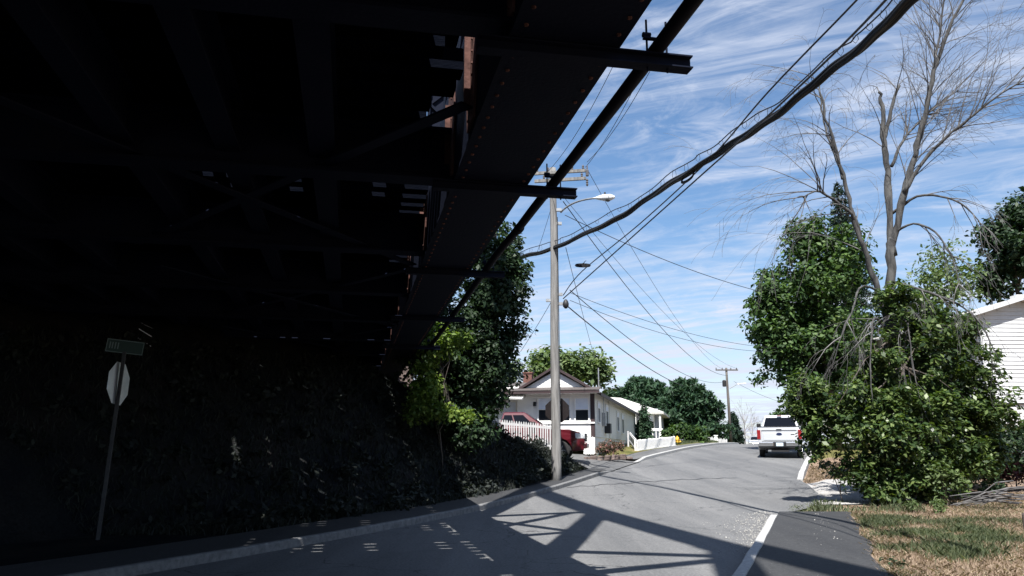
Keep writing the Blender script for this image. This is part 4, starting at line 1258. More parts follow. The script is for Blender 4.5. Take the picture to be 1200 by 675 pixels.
# ---------------------------------------------------------------- vehicles
def wheel(parent, x, y, r, side, w=.24):
    t = MB().lathe([(r * .62, -w / 2), (r * .9, -w / 2), (r, -w / 2 + .04), (r, w / 2 - .04), (r * .9, w / 2), (r * .62, w / 2)], (0, 0, 0), 'X', 24).build('tyre', M['tyre'], parent, smooth=False)
    t.location = (x, y, r)
    m = MB(); s = side
    m.lathe([(r * .61, -.05 * s), (r * .61, .10 * s), (r * .55, .105 * s), (r * .52, .05 * s)], (0, 0, 0), 'X', 20)
    for k in range(6):
        a = k * math.pi / 3
        m.bar((.085 * s, .05 * math.cos(a), .05 * math.sin(a)), (.085 * s, r * .54 * math.cos(a), r * .54 * math.sin(a)), .04, .075, (1, 0, 0))
    m.lathe([(.075, .05 * s), (.075, .11 * s), (.04, .125 * s)], (0, 0, 0), 'X', 12)
    ri = m.build('rim', M['rim'], t)


def quad_panel(mb, a, b, c, d, th):
    a, b, c, d = map(Vector, (a, b, c, d))
    n = (b - a).cross(d - a).normalized() * th
    mb.add([a, b, c, d, a + n, b + n, c + n, d + n], [(0, 3, 2, 1), (4, 5, 6, 7), (0, 1, 5, 4), (1, 2, 6, 5), (2, 3, 7, 6), (3, 0, 4, 7)])


def pickup(label, loc, rotz, paint, tilt=0.0, size=1.0):
    t = thing('pickup_truck', label, 'pickup truck', loc, rotz)
    t.scale = (size, size, size)
    t.rotation_euler = (tilt, 0, rotz)
    R_, yr, yf = .40, -1.72, 1.88
    W = 1.0
    def arch(yc, rr=.50, n=9): return [(yc + rr * math.cos(math.pi * k / n), .36 + rr * math.sin(math.pi * k / n) * 1.02) for k in range(n + 1)]
    side = [(2.86, .42)] + [(p[0], p[1]) for p in arch(yf)] + [(p[0], p[1]) for p in arch(yr)] + [(-2.80, .50), (-2.86, .62), (-2.86, 1.36), (-2.80, 1.42), (-.68, 1.42), (-.66, 1.36), (1.15, 1.36), (1.35, 1.32), (2.3, 1.24), (2.68, 1.14), (2.84, .98), (2.9, .75)]
    # body sides: skin with a shoulder so that it is not a plain slab
    m = MB(); n = len(side)
    sec = []
    for x, dz in ((-W + .07, 0), (-W, 0), (-W, 0), (W, 0), (W, 0), (W - .07, 0)): sec.append(x)
    xs = [-W, -W + .001, W - .001, W]
    rings = []
    for xi in (-1, -.62, .62, 1):
        ring = []
        for (y, z) in side:
            k = 1.0 if abs(xi) < .9 else (.955 if z > 1.3 else (.985 if z < .7 else 1.0))
            ring.append((xi * W * k, y, z))
        rings.append(ring)
    vs = [p for r in rings for p in r]
    fs = [tuple(range(n)), tuple(reversed(range(3 * n, 4 * n)))]
    for s in range(3):
        for i in range(n):
            j = (i + 1) % n
            fs.append((s * n + i, s * n + j, (s + 1) * n + j, (s + 1) * n + i))
    m.add(vs, fs); body = m.build('body', paint, t, bevel=.035)
    MB().box(-.90, .90, -2.6, 2.5, .40, .60).build('chassis', M['plastic'], t)
    for yc in (yr, yf): MB().box(-.72, .72, yc - .46, yc + .46, .602, .98).build('wheel_well', M['plastic'], t)
    # cab
    zb, zt = 1.34, 1.94
    B = [(-.93, -.72), (.93, -.72), (.93, 1.28), (-.93, 1.28)]; T = [(-.73, -.52), (.73, -.52), (.73, .42), (-.73, .42)]
    m = MB(); m.add([(x, y, zb) for x, y in B] + [(x, y, zt) for x, y in T] + [(x * .93, y * .93, zt + .035) for x, y in T],
                    [(3, 2, 1, 0), (8, 9, 10, 11)] + [(i, (i + 1) % 4, (i + 1) % 4 + 4, i + 4) for i in range(4)] + [(i + 4, (i + 1) % 4 + 4, (i + 1) % 4 + 8, i + 8) for i in range(4)])
    cab = m.build('cab', paint, t, bevel=.04)
    def face(p, q, u0, u1, v0, v1, name='window', lean=.006):
        bl, br = Vector((*B[p], zb)), Vector((*B[q], zb)); tl, tr = Vector((*T[p], zt)), Vector((*T[q], zt))
        def P_(u, v): return (bl.lerp(br, u)).lerp(tl.lerp(tr, u), v)
        mm = MB(); quad_panel(mm, P_(u0, v0), P_(u1, v0), P_(u1, v1), P_(u0, v1), lean); return mm.build(name, M['carglass'], cab)
    face(0, 1, .07, .93, .16, .86, 'rear_window')
    face(2, 3, .06, .94, .10, .92, 'windscreen')
    for p, q in ((1, 2), (3, 0)):
        if p == 1: face(p, q, .07, .36, .16, .86); face(p, q, .40, .80, .14, .86)
        else: face(p, q, .64, .93, .16, .86); face(p, q, .20, .60, .14, .86)
    for s in (-1, 1):
        wheel(t, s * .86, yr, R_, s); wheel(t, s * .86, yf, R_, s)
        # lamps
        mm = MB(); mm.box(min(s * .84, s * 1.003), max(s * .84, s * 1.003), -2.885, -2.70, .88, 1.32)
        mm.build('tail_lamp', M['lampred'], t, bevel=.02)
        mm = MB(); x0, x1 = (.58, .985) if s > 0 else (-.985, -.58)
        mm.box(x0 * 1.02, x1 * 1.02, 2.50, 2.905, .87, 1.10); mm.build('head_lamp', M['headlamp'], t, bevel=.03)
        mm = MB(); mm.box(min(s * .97, s * 1.18), max(s * .97, s * 1.18), .72, .86, 1.36, 1.56); mm.build('mirror', M['plastic'], t, bevel=.03)
        mm = MB(); mm.box(min(s * .984, s * 1.006), max(s * .984, s * 1.006), -.05, .14, 1.17, 1.20); mm.box(min(s * .984, s * 1.006), max(s * .984, s * 1.006), -.62, -.45, 1.17, 1.20); mm.build('door_handle', M['chrome'], t)
    # tailgate with a raised panel, badge, plate, bumper
    m = MB(); m.box(-.79, .79, -2.895, -2.862, .78, 1.385); m.box(-.72, .72, -2.912, -2.8955, .84, 1.16); m.box(-.79, .79, -2.925, -2.8955, 1.30, 1.38)
    tg = m.build('tailgate', paint, t, bevel=.015)
    m = MB(); m.prism([(.13 * math.cos(a), .055 * math.sin(a)) for a in np.linspace(0, 2 * math.pi, 20, endpoint=False)], -2.930, -2.9125, 'Y')
    em = m.build('emblem', M['emblem'], tg); em.location = (0, 0, 1.13)
    m = MB(); m.box(.52, .68, -2.919, -2.9125, 1.09, 1.125); m.build('badge', M['plastic'], tg)
    m = MB(); m.box(-.12, .12, -2.94, -2.926, 1.32, 1.36); m.build('gate_handle', M['plastic'], tg)
    m = MB(); m.box(-.97, -.27, -3.03, -2.87, .56, .76); m.box(.27, .97, -3.03, -2.87, .56, .76); m.box(-.27, .27, -2.98, -2.87, .54, .76); bp_ = m.build('rear_bumper', M['chrome'], t, bevel=.03)
    m = MB(); m.box(-.26, .26, -3.0, -2.981, .55, .75); m.build('plate_recess', M['plastic'], bp_)
    m = MB(); m.box(-.16, .16, -3.01, -3.001, .57, .73); m.build('number_plate', M['plate'], bp_)
    m = MB(); m.box(-.95, .95, -2.96, -2.86, .50, .555); m.build('step_pad', M['plastic'], bp_)
    m = MB(); m.box(-.40, .40, -2.92, -2.4, .30, .38); m.tube([(-.62, -2.85, .36), (-.62, -2.0, .36)], .045, 10); m.build('tow_bar', M['plastic'], t)
    m = MB(); m.box(-.10, .10, -.62, -.555, 1.945, 1.975); m.build('brake_lamp', M['lampred'], cab)
    # front: grille, bumper
    m = MB(); m.box(-.57, .57, 2.80, 2.925, .78, 1.10); m.build('grille', M['plastic'], t, bevel=.02)
    for z in (.85, .94, 1.03): MB().box(-.55, .55, 2.926, 2.94, z - .015, z + .015).build('grille_bar', M['chrome'], t)
    m = MB(); m.box(-.98, .98, 2.78, 2.99, .48, .72); m.build('front_bumper', paint, t, bevel=.05)
    m = MB(); m.box(-.93, .93, -2.6, -.75, 1.421, 1.44); m.build('bed_cover', M['plastic'], t)
    return t


tk = Vector((14.42, 43.3, 0))
tr = pickup('white pickup truck seen from behind, parked on the right before the crest', (tk.x, tk.y, fprof(0, tk.y) + .005), -math.atan(.36), M['whitepaint'], tilt=math.atan(.05), size=1.06)
rt = Vector((.25, 34.5, 0))
pickup('dark red pickup truck parked nose out on the driveway behind the picket fence', (rt.x, rt.y, max(gz(rt.x, rt.y), fprof(0, rt.y)) + .045), -math.radians(98), M['redpaint'])


def sedan(label, loc, rotz, paint):
    t = thing('parked_car', label, 'car', loc, rotz)
    prof_ = [(-2.2, .35), (2.2, .35), (2.25, .6), (2.1, .78), (1.1, .92), (-1.5, .95), (-2.15, .9), (-2.25, .6)]
    MB().prism(prof_, -.88, .88, 'X').build('body', paint, t, bevel=.06)
    B = [(-.8, -1.5), (.8, -1.5), (.8, 1.0), (-.8, 1.0)]; T = [(-.58, -.85), (.58, -.85), (.58, .3), (-.58, .3)]
    m = MB(); m.add([(x, y, .92) for x, y in B] + [(x, y, 1.42) for x, y in T], [(3, 2, 1, 0), (4, 5, 6, 7)] + [(i, (i + 1) % 4, (i + 1) % 4 + 4, i + 4) for i in range(4)])
    c = m.build('cabin', paint, t, bevel=.05)
    for p, q in ((0, 1), (1, 2), (2, 3), (3, 0)):
        bl, br, tl, tr_ = (Vector((*B[p], .92)), Vector((*B[q], .92)), Vector((*T[p], 1.42)), Vector((*T[q], 1.42)))
        P_ = lambda u, v: bl.lerp(br, u).lerp(tl.lerp(tr_, u), v)
        mm = MB(); quad_panel(mm, P_(.08, .12), P_(.92, .12), P_(.92, .86), P_(.08, .86), .008); mm.build('window', M['carglass'], c)
    for s in (-1, 1):
        wheel(t, s * .76, -1.35, .32, s, .2); wheel(t, s * .76, 1.35, .32, s, .2)
        m = MB(); m.box(min(s * .45, s * .85), max(s * .45, s * .85), 2.1, 2.262, .62, .76); m.build('head_lamp', M['headlamp'], t)
    return t


fc = at(886, 519, 96)
sedan('small silver car just showing over the crest of the road', (fc.x, 96, fprof(0, 96)), math.radians(165), M['silverpaint'])

# ---------------------------------------------------------------- vegetation
def leaf_quads(C, size, N=None, aspect=.55, rng=RNG, fold=.18, upbias=.35):
    """C (n,3) leaf centres -> rhombic, slightly folded leaves"""
    n = len(C)
    nrm = rng.normal(size=(n, 3))
    if N is not None: nrm = nrm * .6 + N * .55
    nrm[:, 2] += upbias
    nrm /= np.linalg.norm(nrm, axis=1, keepdims=True) + 1e-9
    t = rng.normal(size=(n, 3)); t[:, 2] -= .35
    t -= nrm * (t * nrm).sum(1, keepdims=True)
    t /= np.linalg.norm(t, axis=1, keepdims=True) + 1e-9
    b = np.cross(nrm, t)
    s = size * np.clip(np.exp(rng.normal(0, .30, (n, 1))), .45, 1.6)
    V = np.empty((n, 4, 3))
    V[:, 0] = C - t * s * .5
    V[:, 1] = C + b * s * aspect * .5 + nrm * s * fold * .5 + t * s * .05
    V[:, 2] = C + t * s * .5
    V[:, 3] = C - b * s * aspect * .5 + nrm * s * fold * .5 + t * s * .05
    F = np.arange(n * 4).reshape(n, 4)
    return V.reshape(-1, 3), F


def crown_points(ells, nclump, nleaf, rc, rng, shell=.5, squash=.75):
    """leaf centres in clumps spread through a set of ellipsoids"""
    vol = np.array([e[3] * e[4] * e[5] for e in ells]) ** (2 / 3)
    pick = rng.choice(len(ells), nclump, p=vol / vol.sum())
    E = np.array(ells)
    d = rng.normal(size=(nclump, 3)); d /= np.linalg.norm(d, axis=1, keepdims=True)
    r = rng.uniform(0, 1, nclump) ** shell
    wob = 1 + .16 * np.sin(d[:, 0] * 7 + pick) * np.sin(d[:, 2] * 6 + 1.3 * pick) + rng.normal(0, .06, nclump)
    CC = E[pick, :3] + d * E[pick, 3:6] * (r * wob)[:, None]
    rr = rc * rng.uniform(.5, 1.35, nclump)
    cnt = np.maximum(3, (nleaf * (rr / rc) ** 2 * rng.uniform(.6, 1.3, nclump)).astype(int))
    idx = np.repeat(np.arange(nclump), cnt)
    g = rng.normal(size=(len(idx), 3)); g /= np.linalg.norm(g, axis=1, keepdims=True)
    g *= rng.uniform(.1, 1, (len(idx), 1)) ** .6
    g[:, 2] *= squash
    P_ = CC[idx] + g * rr[idx][:, None]
    N = g + .6 * d[idx]
    return P_, N, CC


def tube_tree(mb, base, top, r0, r1, bends=.1, n=6, sides=8, rng=None):
    rng = rng or RNG
    base, top = Vector(base), Vector(top)
    L2 = (top - base).length
    pts = []
    for k in range(n + 1):
        t = k / n
        j = Vector((rng.normal(), rng.normal(), 0)) * bends * L2 * .08 * math.sin(math.pi * t)
        pts.append(base.lerp(top, t) + j)
    mb.tube(pts, [r0 + (r1 - r0) * k / n for k in range(n + 1)], sides)
    return pts


def leafy(name, label, base, ells, nclump, nleaf, rc, size, mt, trunk_r=.15, seed=1, trunk_top=None, limbs=10, cat='tree', bark=None, shell=.5, aspect=.55, clip=None, upbias=.75):
    rng = np.random.default_rng(seed)
    base = Vector(base)
    t = thing(name, label, cat, base)
    loc = [(e[0] - base.x, e[1] - base.y, e[2] - base.z, e[3], e[4], e[5]) for e in ells]
    P_, N, CC = crown_points(loc, nclump, nleaf, rc, rng, shell)
    if clip is not None:
        k = clip(P_); P_, N = P_[k], N[k]
    v, f = leaf_quads(P_, size, N, aspect, rng, upbias=upbias)
    link_mesh('crown', raw_mesh('crown', v, f), mt, t, kind='stuff')
    m = MB()
    tt = Vector(trunk_top) - base if trunk_top is not None else Vector((np.mean([e[0] for e in loc]), np.mean([e[1] for e in loc]), max(e[2] for e in loc)))
    pts = tube_tree(m, (0, 0, -.3), tt, trunk_r, trunk_r * .3, .5, 6, 8, rng)
    for k in range(limbs):
        c = Vector(CC[rng.integers(len(CC))]); s = pts[rng.integers(1, len(pts) - 1)]
        mid = s.lerp(c, .5) + Vector((0, 0, .1 * (c - s).length))
        m.tube([s, mid, c], [trunk_r * .4, trunk_r * .25, trunk_r * .08], 5)
    m.build('trunk', bark or M['bark'], t, smooth=True, fix=False)
    return t


def E_(px, py, Y, rx, ry, rd=None):
    """ellipsoid centred where the view shows it: radii in view pixels at distance Y"""
    c = at(px, py, Y); s = Y / F_PX
    return (c.x, c.y, c.z, rx * s, (rd or (rx + ry) / 2) * s, ry * s)


def B_(px, Y, off=0.0):
    x = at(px, 520, Y).x
    return Vector((x, Y, gz(x, Y) + off))


# tall dark tree behind the picket fence, half hidden by the bridge
leafy('tall_tree', 'tall dense dark tree behind the bridge edge, left of the near pole', B_(540, 25.5),
      [E_(575, 330, 24.6, 36, 62), E_(552, 400, 24.8, 45, 60), E_(576, 430, 24.4, 26, 45), E_(535, 470, 24.4, 42, 42), E_(592, 340, 24.4, 24, 26), E_(596, 300, 24.6, 18, 28), E_(545, 500, 23.8, 32, 20), E_(510, 410, 25.4, 40, 80), E_(596, 395, 24.4, 16, 16), E_(572, 463, 23.8, 14, 22), E_(606, 362, 24.2, 9, 9), E_(605, 318, 24.4, 9, 8), E_(600, 418, 24, 9, 7), E_(590, 270, 24.6, 10, 12), E_(612, 345, 24.3, 6, 6)],
      600, 74, .42, .15, M['leaf_dark'], .2, 21, shell=.45)
leafy('young_tree', 'sunlit yellow-green young tree growing in front of the tall dark tree', B_(520, 23),
      [E_(527, 405, 22.6, 14, 18), E_(500, 450, 22.6, 18, 30), E_(545, 395, 22.6, 9, 12), E_(515, 482, 22.3, 30, 10), E_(548, 488, 22.2, 12, 6), E_(485, 480, 22.3, 12, 18), E_(505, 405, 22.8, 14, 30)],
      190, 24, .28, .12, M['leaf_yel'], .018, 22, limbs=16)
leafy('hanging_vine', 'sparse bush of pale leaves hanging at the bridge end in the dark', B_(440, 27),
      [E_(436, 462, 26, 9, 20), E_(446, 490, 26, 10, 20), E_(425, 500, 26, 8, 16), E_(455, 470, 26, 10, 25)],
      46, 18, .30, .14, M['leaf_mid'], .05, 23, cat='bush')
# trees that close the dark end under the bridge on the left
for i, (px, py, Y, rx, ry, lab) in enumerate([(-40, 420, 19, 120, 110, 'dense dark tree at the far left edge beyond the bridge'),
                                              (110, 430, 24, 100, 90, 'dense dark tree behind the leaning stop sign'),
                                              (250, 450, 29, 90, 80, 'dense dark tree beyond the bank under the bridge, middle one'),
                                              (370, 460, 36, 80, 75, 'dense dark tree at the foot of the far bridge end')]):
    b = at(px, 520, Y)
    leafy('dense_tree', lab, (b.x, Y, gz(b.x, Y)), [E_(px, py, Y, rx, ry, 60), E_(px - rx * .5, py + 20, Y, rx * .6, ry * .6, 50), E_(px + rx * .5, py + 10, Y, rx * .6, ry * .6, 50)],
          240, 60, .8, .34, M['leaf_dark'], .2, 30 + i, shell=.4)
leafy('dense_shrub', 'dark shrub on the bank beneath the tall tree and left of the picket fence', B_(530, 30),
      [E_(530, 520, 29, 45, 22), E_(490, 530, 28, 40, 26), E_(560, 505, 30, 25, 15)], 130, 40, .45, .17, M['leaf_dark'], .05, 24, cat='bush')
leafy('dense_shrub', 'dark bush on the bank below the far end of the bridge', B_(450, 25),
      [E_(450, 535, 24.5, 45, 28), E_(400, 530, 24, 50, 36), E_(340, 530, 22, 50, 36)], 150, 40, .45, .16, M['leaf_dark'], .05, 25, cat='bush')

# behind the long house
leafy('round_tree', 'light green round tree behind the cream house roof', B_(672, 66),
      [E_(662, 428, 66, 22, 17), E_(690, 432, 66, 24, 16), E_(640, 424, 67, 16, 14), E_(705, 440, 66, 12, 12), E_(632, 440, 66, 14, 12)],
      200, 34, 1.0, .42, M['leaf_pale'], .2, 40)
leafy('bare_top_tree', 'thin greyish tree beside the cream house chimney', B_(596, 60), [E_(596, 442, 60, 14, 10), E_(605, 430, 60, 10, 8)], 40, 14, .7, .3, M['leaf_pale'], .12, 41)


def pine(name, label, base, top, rad, mt, seed, nb=46, tiers=None, lo=.12, needle=.42, dens=26, pw=.8, narrow=.22, droop=.25):
    rng = np.random.default_rng(seed)
    base = Vector(base); t = thing(name, label, 'tree', base); H = top - base.z
    m = MB(); m.tube([(0, 0, -.3), (.05, 0, H * .5), (0, 0, H)], [H * .018, H * .011, .02], 8)
    pts, nr = [], []
    for k in range(nb):
        f = lo + (1 - lo) * (k + rng.uniform(-.4, .4)) / nb
        if f >= .995: continue
        a = k * 2.4 + rng.normal(0, .3); L2 = rad * ((1 - f) ** pw) * rng.uniform(.7, 1.15) + .12
        d = Vector((math.cos(a), math.sin(a), 0)); s = Vector((0, 0, H * f))
        tip = s + d * L2 + Vector((0, 0, -droop * L2 + .12 * L2))
        m.tube([s, s.lerp(tip, .5) + Vector((0, 0, .06 * L2)), tip], [H * .004, H * .003, .008], 4)
        n = max(8, int(dens * L2 * 2.2))
        u = rng.uniform(.15, 1.05, n) ** .8
        w = .20 * L2 + .12
        P_ = np.array(s)[None] + np.array(tip - s)[None] * u[:, None]
        side = np.array((-d.y, d.x, 0))
        P_ += side[None] * (rng.normal(0, 1, n) * w * (1.1 - .55 * u))[:, None]
        P_[:, 2] += rng.normal(0, .07 + .04 * L2, n) + .05 * L2 * np.sin(u * 3)
        pts.append(P_)
    C = np.concatenate(pts)
    v, f_ = leaf_quads(C, needle, None, narrow, rng, .1, .8)
    link_mesh('crown', raw_mesh('crown', v, f_), mt, t, kind='stuff')
    m.build('trunk', M['bark'], t, smooth=True, fix=False)
    return t


pine('pine_tree', 'broad green pine behind the grey house, left of the two', B_(752, 88), at(750, 443, 88).z, 4.2, M['needle'], 50, 60, lo=.25, pw=.42, needle=.5, dens=50, narrow=.34, droop=.05)
pine('pine_tree', 'dark pine between the broad pine and the open sky pine', B_(772, 92), at(775, 448, 92).z, 3.6, M['needle'], 51, 50, lo=.2, pw=.42, needle=.5, dens=50, narrow=.34, droop=.05)
pine('pine_tree', 'wide spreading pine with a long low branch against the sky', B_(808, 82), at(806, 446, 82).z, 4.0, M['needle'], 52, 56, lo=.08, pw=.38, needle=.5, dens=50, narrow=.34, droop=.02)
pine('pine_tree', 'low rounded pine seen over the cream house eave', B_(724, 92), at(724, 458, 92).z, 4.2, M['needle'], 53, 40, lo=.3, pw=.4, needle=.5, dens=50, narrow=.34, droop=.05)
pine('spruce_tree', 'small dark spruce behind the distant utility pole', B_(861, 100), at(857, 483, 100).z, 1.5, M['needle_dark'], 54, 50, lo=.05, needle=.5, dens=30)
# clipped cypress
bc = B_(755, 60); tc_ = at(755, 471, 60).z
leafy('cypress', 'slim pointed dark green cypress at the end of the cream house', bc,
      [(bc.x, bc.y, bc.z + (tc_ - bc.z) * f, .62 * r, .62 * r, (tc_ - bc.z) * .16) for f, r in ((.12, .95), (.28, 1.0), (.44, .92), (.6, .75), (.76, .5), (.88, .28))],
      240, 24, .24, .15, M['needle'], .06, 55, cat='tree', shell=.25)
leafy('round_bush', 'wide green bush behind the yellow hydrant', B_(802, 62), [E_(800, 506, 62, 18, 9), E_(816, 510, 62, 11, 8), E_(786, 509, 62, 10, 8)], 90, 30, .5, .24, M['leaf_mid'], .05, 56, cat='bush')
leafy('round_bush', 'low yellowish bush at the kerb beyond the hydrant', B_(823, 64), [E_(822, 516, 64, 12, 5)], 30, 24, .35, .18, M['leaf_pale'], .03, 57, cat='bush')
leafy('rose_bush', 'pink flowering bush against the cream house corner', B_(712, 38.0), [E_(712, 523, 37.8, 12, 9), E_(724, 524, 38.4, 9, 8), E_(703, 527, 37.6, 6, 6)], 90, 22, .2, .09, M['leaf_rose'], .03, 58, cat='bush')
leafy('small_tree', 'small feathery tree top behind the white pickup', B_(908, 75), [E_(908, 489, 75, 9, 5), E_(922, 486, 75, 12, 8)], 40, 16, .5, .26, M['leaf_mid'], .08, 59)


# ---- leafless trees
def grow(mb, p, d, L2, r, depth, rng, droop=.0, spread=.6, nkid=3, sides=5, minr=.004, curl=.16):
    """one branch and, from it, its twigs"""
    n = 5; pts = [p]; q = p.copy(); dd = d.normalized()
    for k in range(n):
        dd = (dd + Vector((rng.normal(), rng.normal(), rng.normal() * .7)) * curl * .6 + Vector((0, 0, -droop))).normalized()
        q = q + dd * (L2 / n); pts.append(q.copy())
    rad = [max(minr, r * (1 - .8 * k / n)) for k in range(n + 1)]
    mb.tube(pts, rad, sides, cap=False)
    if depth <= 0: return
    for k in range(nkid):
        i = int(rng.integers(1, n + 1)); base = pts[i]
        ax = (pts[i] - pts[i - 1]).normalized()
        s = ax.cross(Vector((rng.normal(), rng.normal(), rng.normal()))).normalized()
        nd = (ax + s * spread * rng.uniform(.5, 1.4)).normalized()
        grow(mb, base, nd, L2 * rng.uniform(.38, .72), max(minr, rad[i] * .6), depth - 1, rng, droop * 1.25, spread, nkid, max(3, sides - 1), minr, curl)


DY = 21.9
db = B_(1047, DY)
dead = thing('dead_tree', 'tall leafless dead tree with forked grey limbs above the shrubs', 'tree', db)
D_ = lambda px, py, y=DY: at(px, py, y) - db
rng = np.random.default_rng(77)
m = MB()
LIMBS = [  # view track of each main limb, distance drift, radii
    ([(1047, 600), (1046, 520), (1044, 440), (1043, 370), (1044, 300), (1044, 280)], [0, 0, 0, 0, 0, 0], .21, .15),
    ([(1044, 300), (1042, 240), (1039, 190), (1035, 160), (1033, 125), (1030, 108)], [0, .0, .1, .15, .2, .2], .15, .055),
    ([(1036, 165), (1044, 130), (1053, 100)], [.15, .1, 0], .07, .05),
    ([(1044, 300), (1054, 250), (1063, 215), (1072, 180), (1082, 140), (1092, 95), (1108, 45), (1128, 0), (1150, -50)], [0, -.2, -.4, -.5, -.6, -.8, -1, -1.2, -1.4], .14, .03),
    ([(1072, 185), (1086, 130), (1096, 70), (1104, 20), (1110, -40)], [-.5, -.3, 0, .3, .5], .07, .02),
    ([(1060, 225), (1085, 185), (1110, 160), (1135, 140), (1165, 115), (1200, 95), (1240, 80)], [-.4, -.6, -.9, -1.2, -1.5, -1.8, -2], .075, .015),
    ([(1045, 195), (1058, 165), (1080, 140), (1102, 120), (1125, 105)], [.1, .3, .6, .9, 1.1], .06, .015),
    ([(1040, 380), (1030, 345), (1018, 310), (1008, 280), (1000, 250), (990, 215), (978, 170), (966, 130), (960, 105)], [0, -.1, -.2, -.3, -.4, -.4, -.5, -.5, -.5], .12, .03),
    ([(1008, 275), (1000, 255), (985, 240), (968, 228), (955, 224), (940, 232)], [-.3, -.4, -.6, -.8, -1, -1.1], .07, .02),
    ([(988, 210), (978, 180), (968, 150), (962, 120), (960, 90)], [-.4, -.2, 0, .1, .2], .05, .02),
    ([(1046, 250), (1075, 230), (1110, 232), (1140, 250), (1160, 290)], [0, -.4, -.8, -1, -1.2], .06, .012),
    ([(1046, 275), (1070, 262), (1095, 272), (1115, 300), (1125, 340)], [0, -.5, -.9, -1.2, -1.4], .05, .012),
    ([(1045, 400), (1030, 375), (1022, 380), (1020, 430), (1022, 470)], [0, -.6, -1.1, -1.4, -1.6], .05, .012),
    ([(1044, 380), (1058, 372), (1066, 395), (1070, 440)], [0, -.7, -1.2, -1.5], .04, .01),
    ([(1044, 350), (1012, 335), (1000, 360), (985, 395), (976, 430)], [0, -.7, -1.2, -1.5, -1.6], .045, .01),
    ([(1046, 330), (1080, 340), (1120, 355), (1150, 380), (1170, 420)], [0, -.6, -1.1, -1.5, -1.8], .06, .012),
]
tw = MB()
for li, (tr_, drift, r0, r1) in enumerate(LIMBS):
    pts = [D_(p[0], p[1], DY + dr * 1.0) for p, dr in zip(tr_, drift)]
    sp_ = spline(pts, 4); n = len(sp_)
    big = li in (0, 1, 3, 7)
    m.tube([p + Vector((rng.normal(), rng.normal(), 0)) * (.022 if big else .014) for p in sp_], [.8 * (r0 + (r1 - r0) * k / (n - 1)) * (1 + .09 * rng.normal()) for k in range(n)], 10 if big else 7)
    if li == 0: continue
    nk = 30 if li in (3, 4, 5, 6) else (17 if li == 8 else (7 if li in (10, 11, 15) else 4))
    if li in (1, 2): nk = 4
    if li == 7: nk = 14
    for k in range(nk):
        i = int(rng.integers(max(1, n // 4), n)); p = sp_[i]
        ax = (sp_[i] - sp_[i - 1]).normalized()
        s = ax.cross(Vector((rng.normal(), rng.normal(), rng.normal()))).normalized()
        upright = li in (3, 4)
        nd = (ax * (.9 if not upright else 1.2) + s * .8).normalized()
        if li in (5, 6): nd = (nd + Vector((.35, 0, .25))).normalized()
        Lk = rng.uniform(1.0, 2.7) * (1.0 if li not in (10, 11, 12, 13, 14, 15) else .6)
        grow(tw, p.copy(), nd, Lk, .017, 2, rng, droop=.02 if upright or li in (5, 6) else (.12 if li in (7, 8, 9) else .14), spread=.55, nkid=3, sides=4, minr=.0036)
m.build('trunk', M['deadbark'], dead, smooth=True, fix=False)
tw.build('twigs', M['twig'], dead, smooth=True, kind='stuff', fix=False)

for i, (px, Y, top, lab) in enumerate([(873, 118, 486, 'faint leafless tree beyond the crest, left of a pair'), (882, 122, 488, 'faint leafless tree beyond the crest, right of a pair')]):
    b = B_(px, Y); t = thing('bare_tree', lab, 'tree', b); rg = np.random.default_rng(90 + i); mm = MB(); h = at(px, top, Y).z - b.z
    mm.tube([(0, 0, -.3), (.1, 0, h * .5), (0, 0, h)], [.09, .06, .02], 6)
    for k in range(13):
        grow(mm, Vector((.05, 0, h * rg.uniform(.25, .85))), Vector((rg.normal(), rg.normal() * .5, 1.3)), h * .33, .035, 2, rg, .0, .5, 3, 4, .012)
    mm.build('trunk', M['twig_far'], t, smooth=True, fix=False)

# ---- right side greenery
leafy('leafy_tree', 'full green leafy tree behind the white pickup and the dead tree', B_(985, 47),
      [E_(945, 330, 47, 42, 50), E_(915, 370, 47, 34, 40), E_(960, 390, 47, 50, 50), E_(985, 310, 47, 32, 48), E_(950, 278, 47, 26, 26), E_(930, 420, 47, 40, 40), E_(990, 420, 47, 45, 60), E_(900, 345, 47, 16, 22), E_(905, 395, 46.5, 20, 25), E_(940, 465, 46, 22, 30)],
      640, 58, .74, .28, M['leaf_mid'], .22, 60, shell=.42)
pine('spruce_tree', 'dark pointed spruce rising behind the dead tree', B_(1008, 54), at(1008, 213, 54).z, 3.7, M['needle_dark'], 61, 110, lo=.25, needle=.36, dens=34, droop=.32)
leafy('right_tree', 'dark green tree at the right edge above the white house roof', B_(1195, 50),
      [E_(1190, 300, 50, 42, 45), E_(1165, 330, 50, 22, 30), E_(1215, 280, 50, 40, 60), E_(1170, 275, 50, 16, 22), E_(1190, 252, 50, 14, 16)], 330, 46, .8, .32, M['leaf_dark'], .25, 62)
leafy('willow_like_tree', 'thin pale green tree with sparse foliage above the shrubs, left of the white house', B_(1105, 42),
      [E_(1100, 320, 42, 28, 40), E_(1125, 335, 42, 25, 30), E_(1085, 345, 42, 18, 30)], 130, 22, .75, .22, M['leaf_pale'], .1, 63)
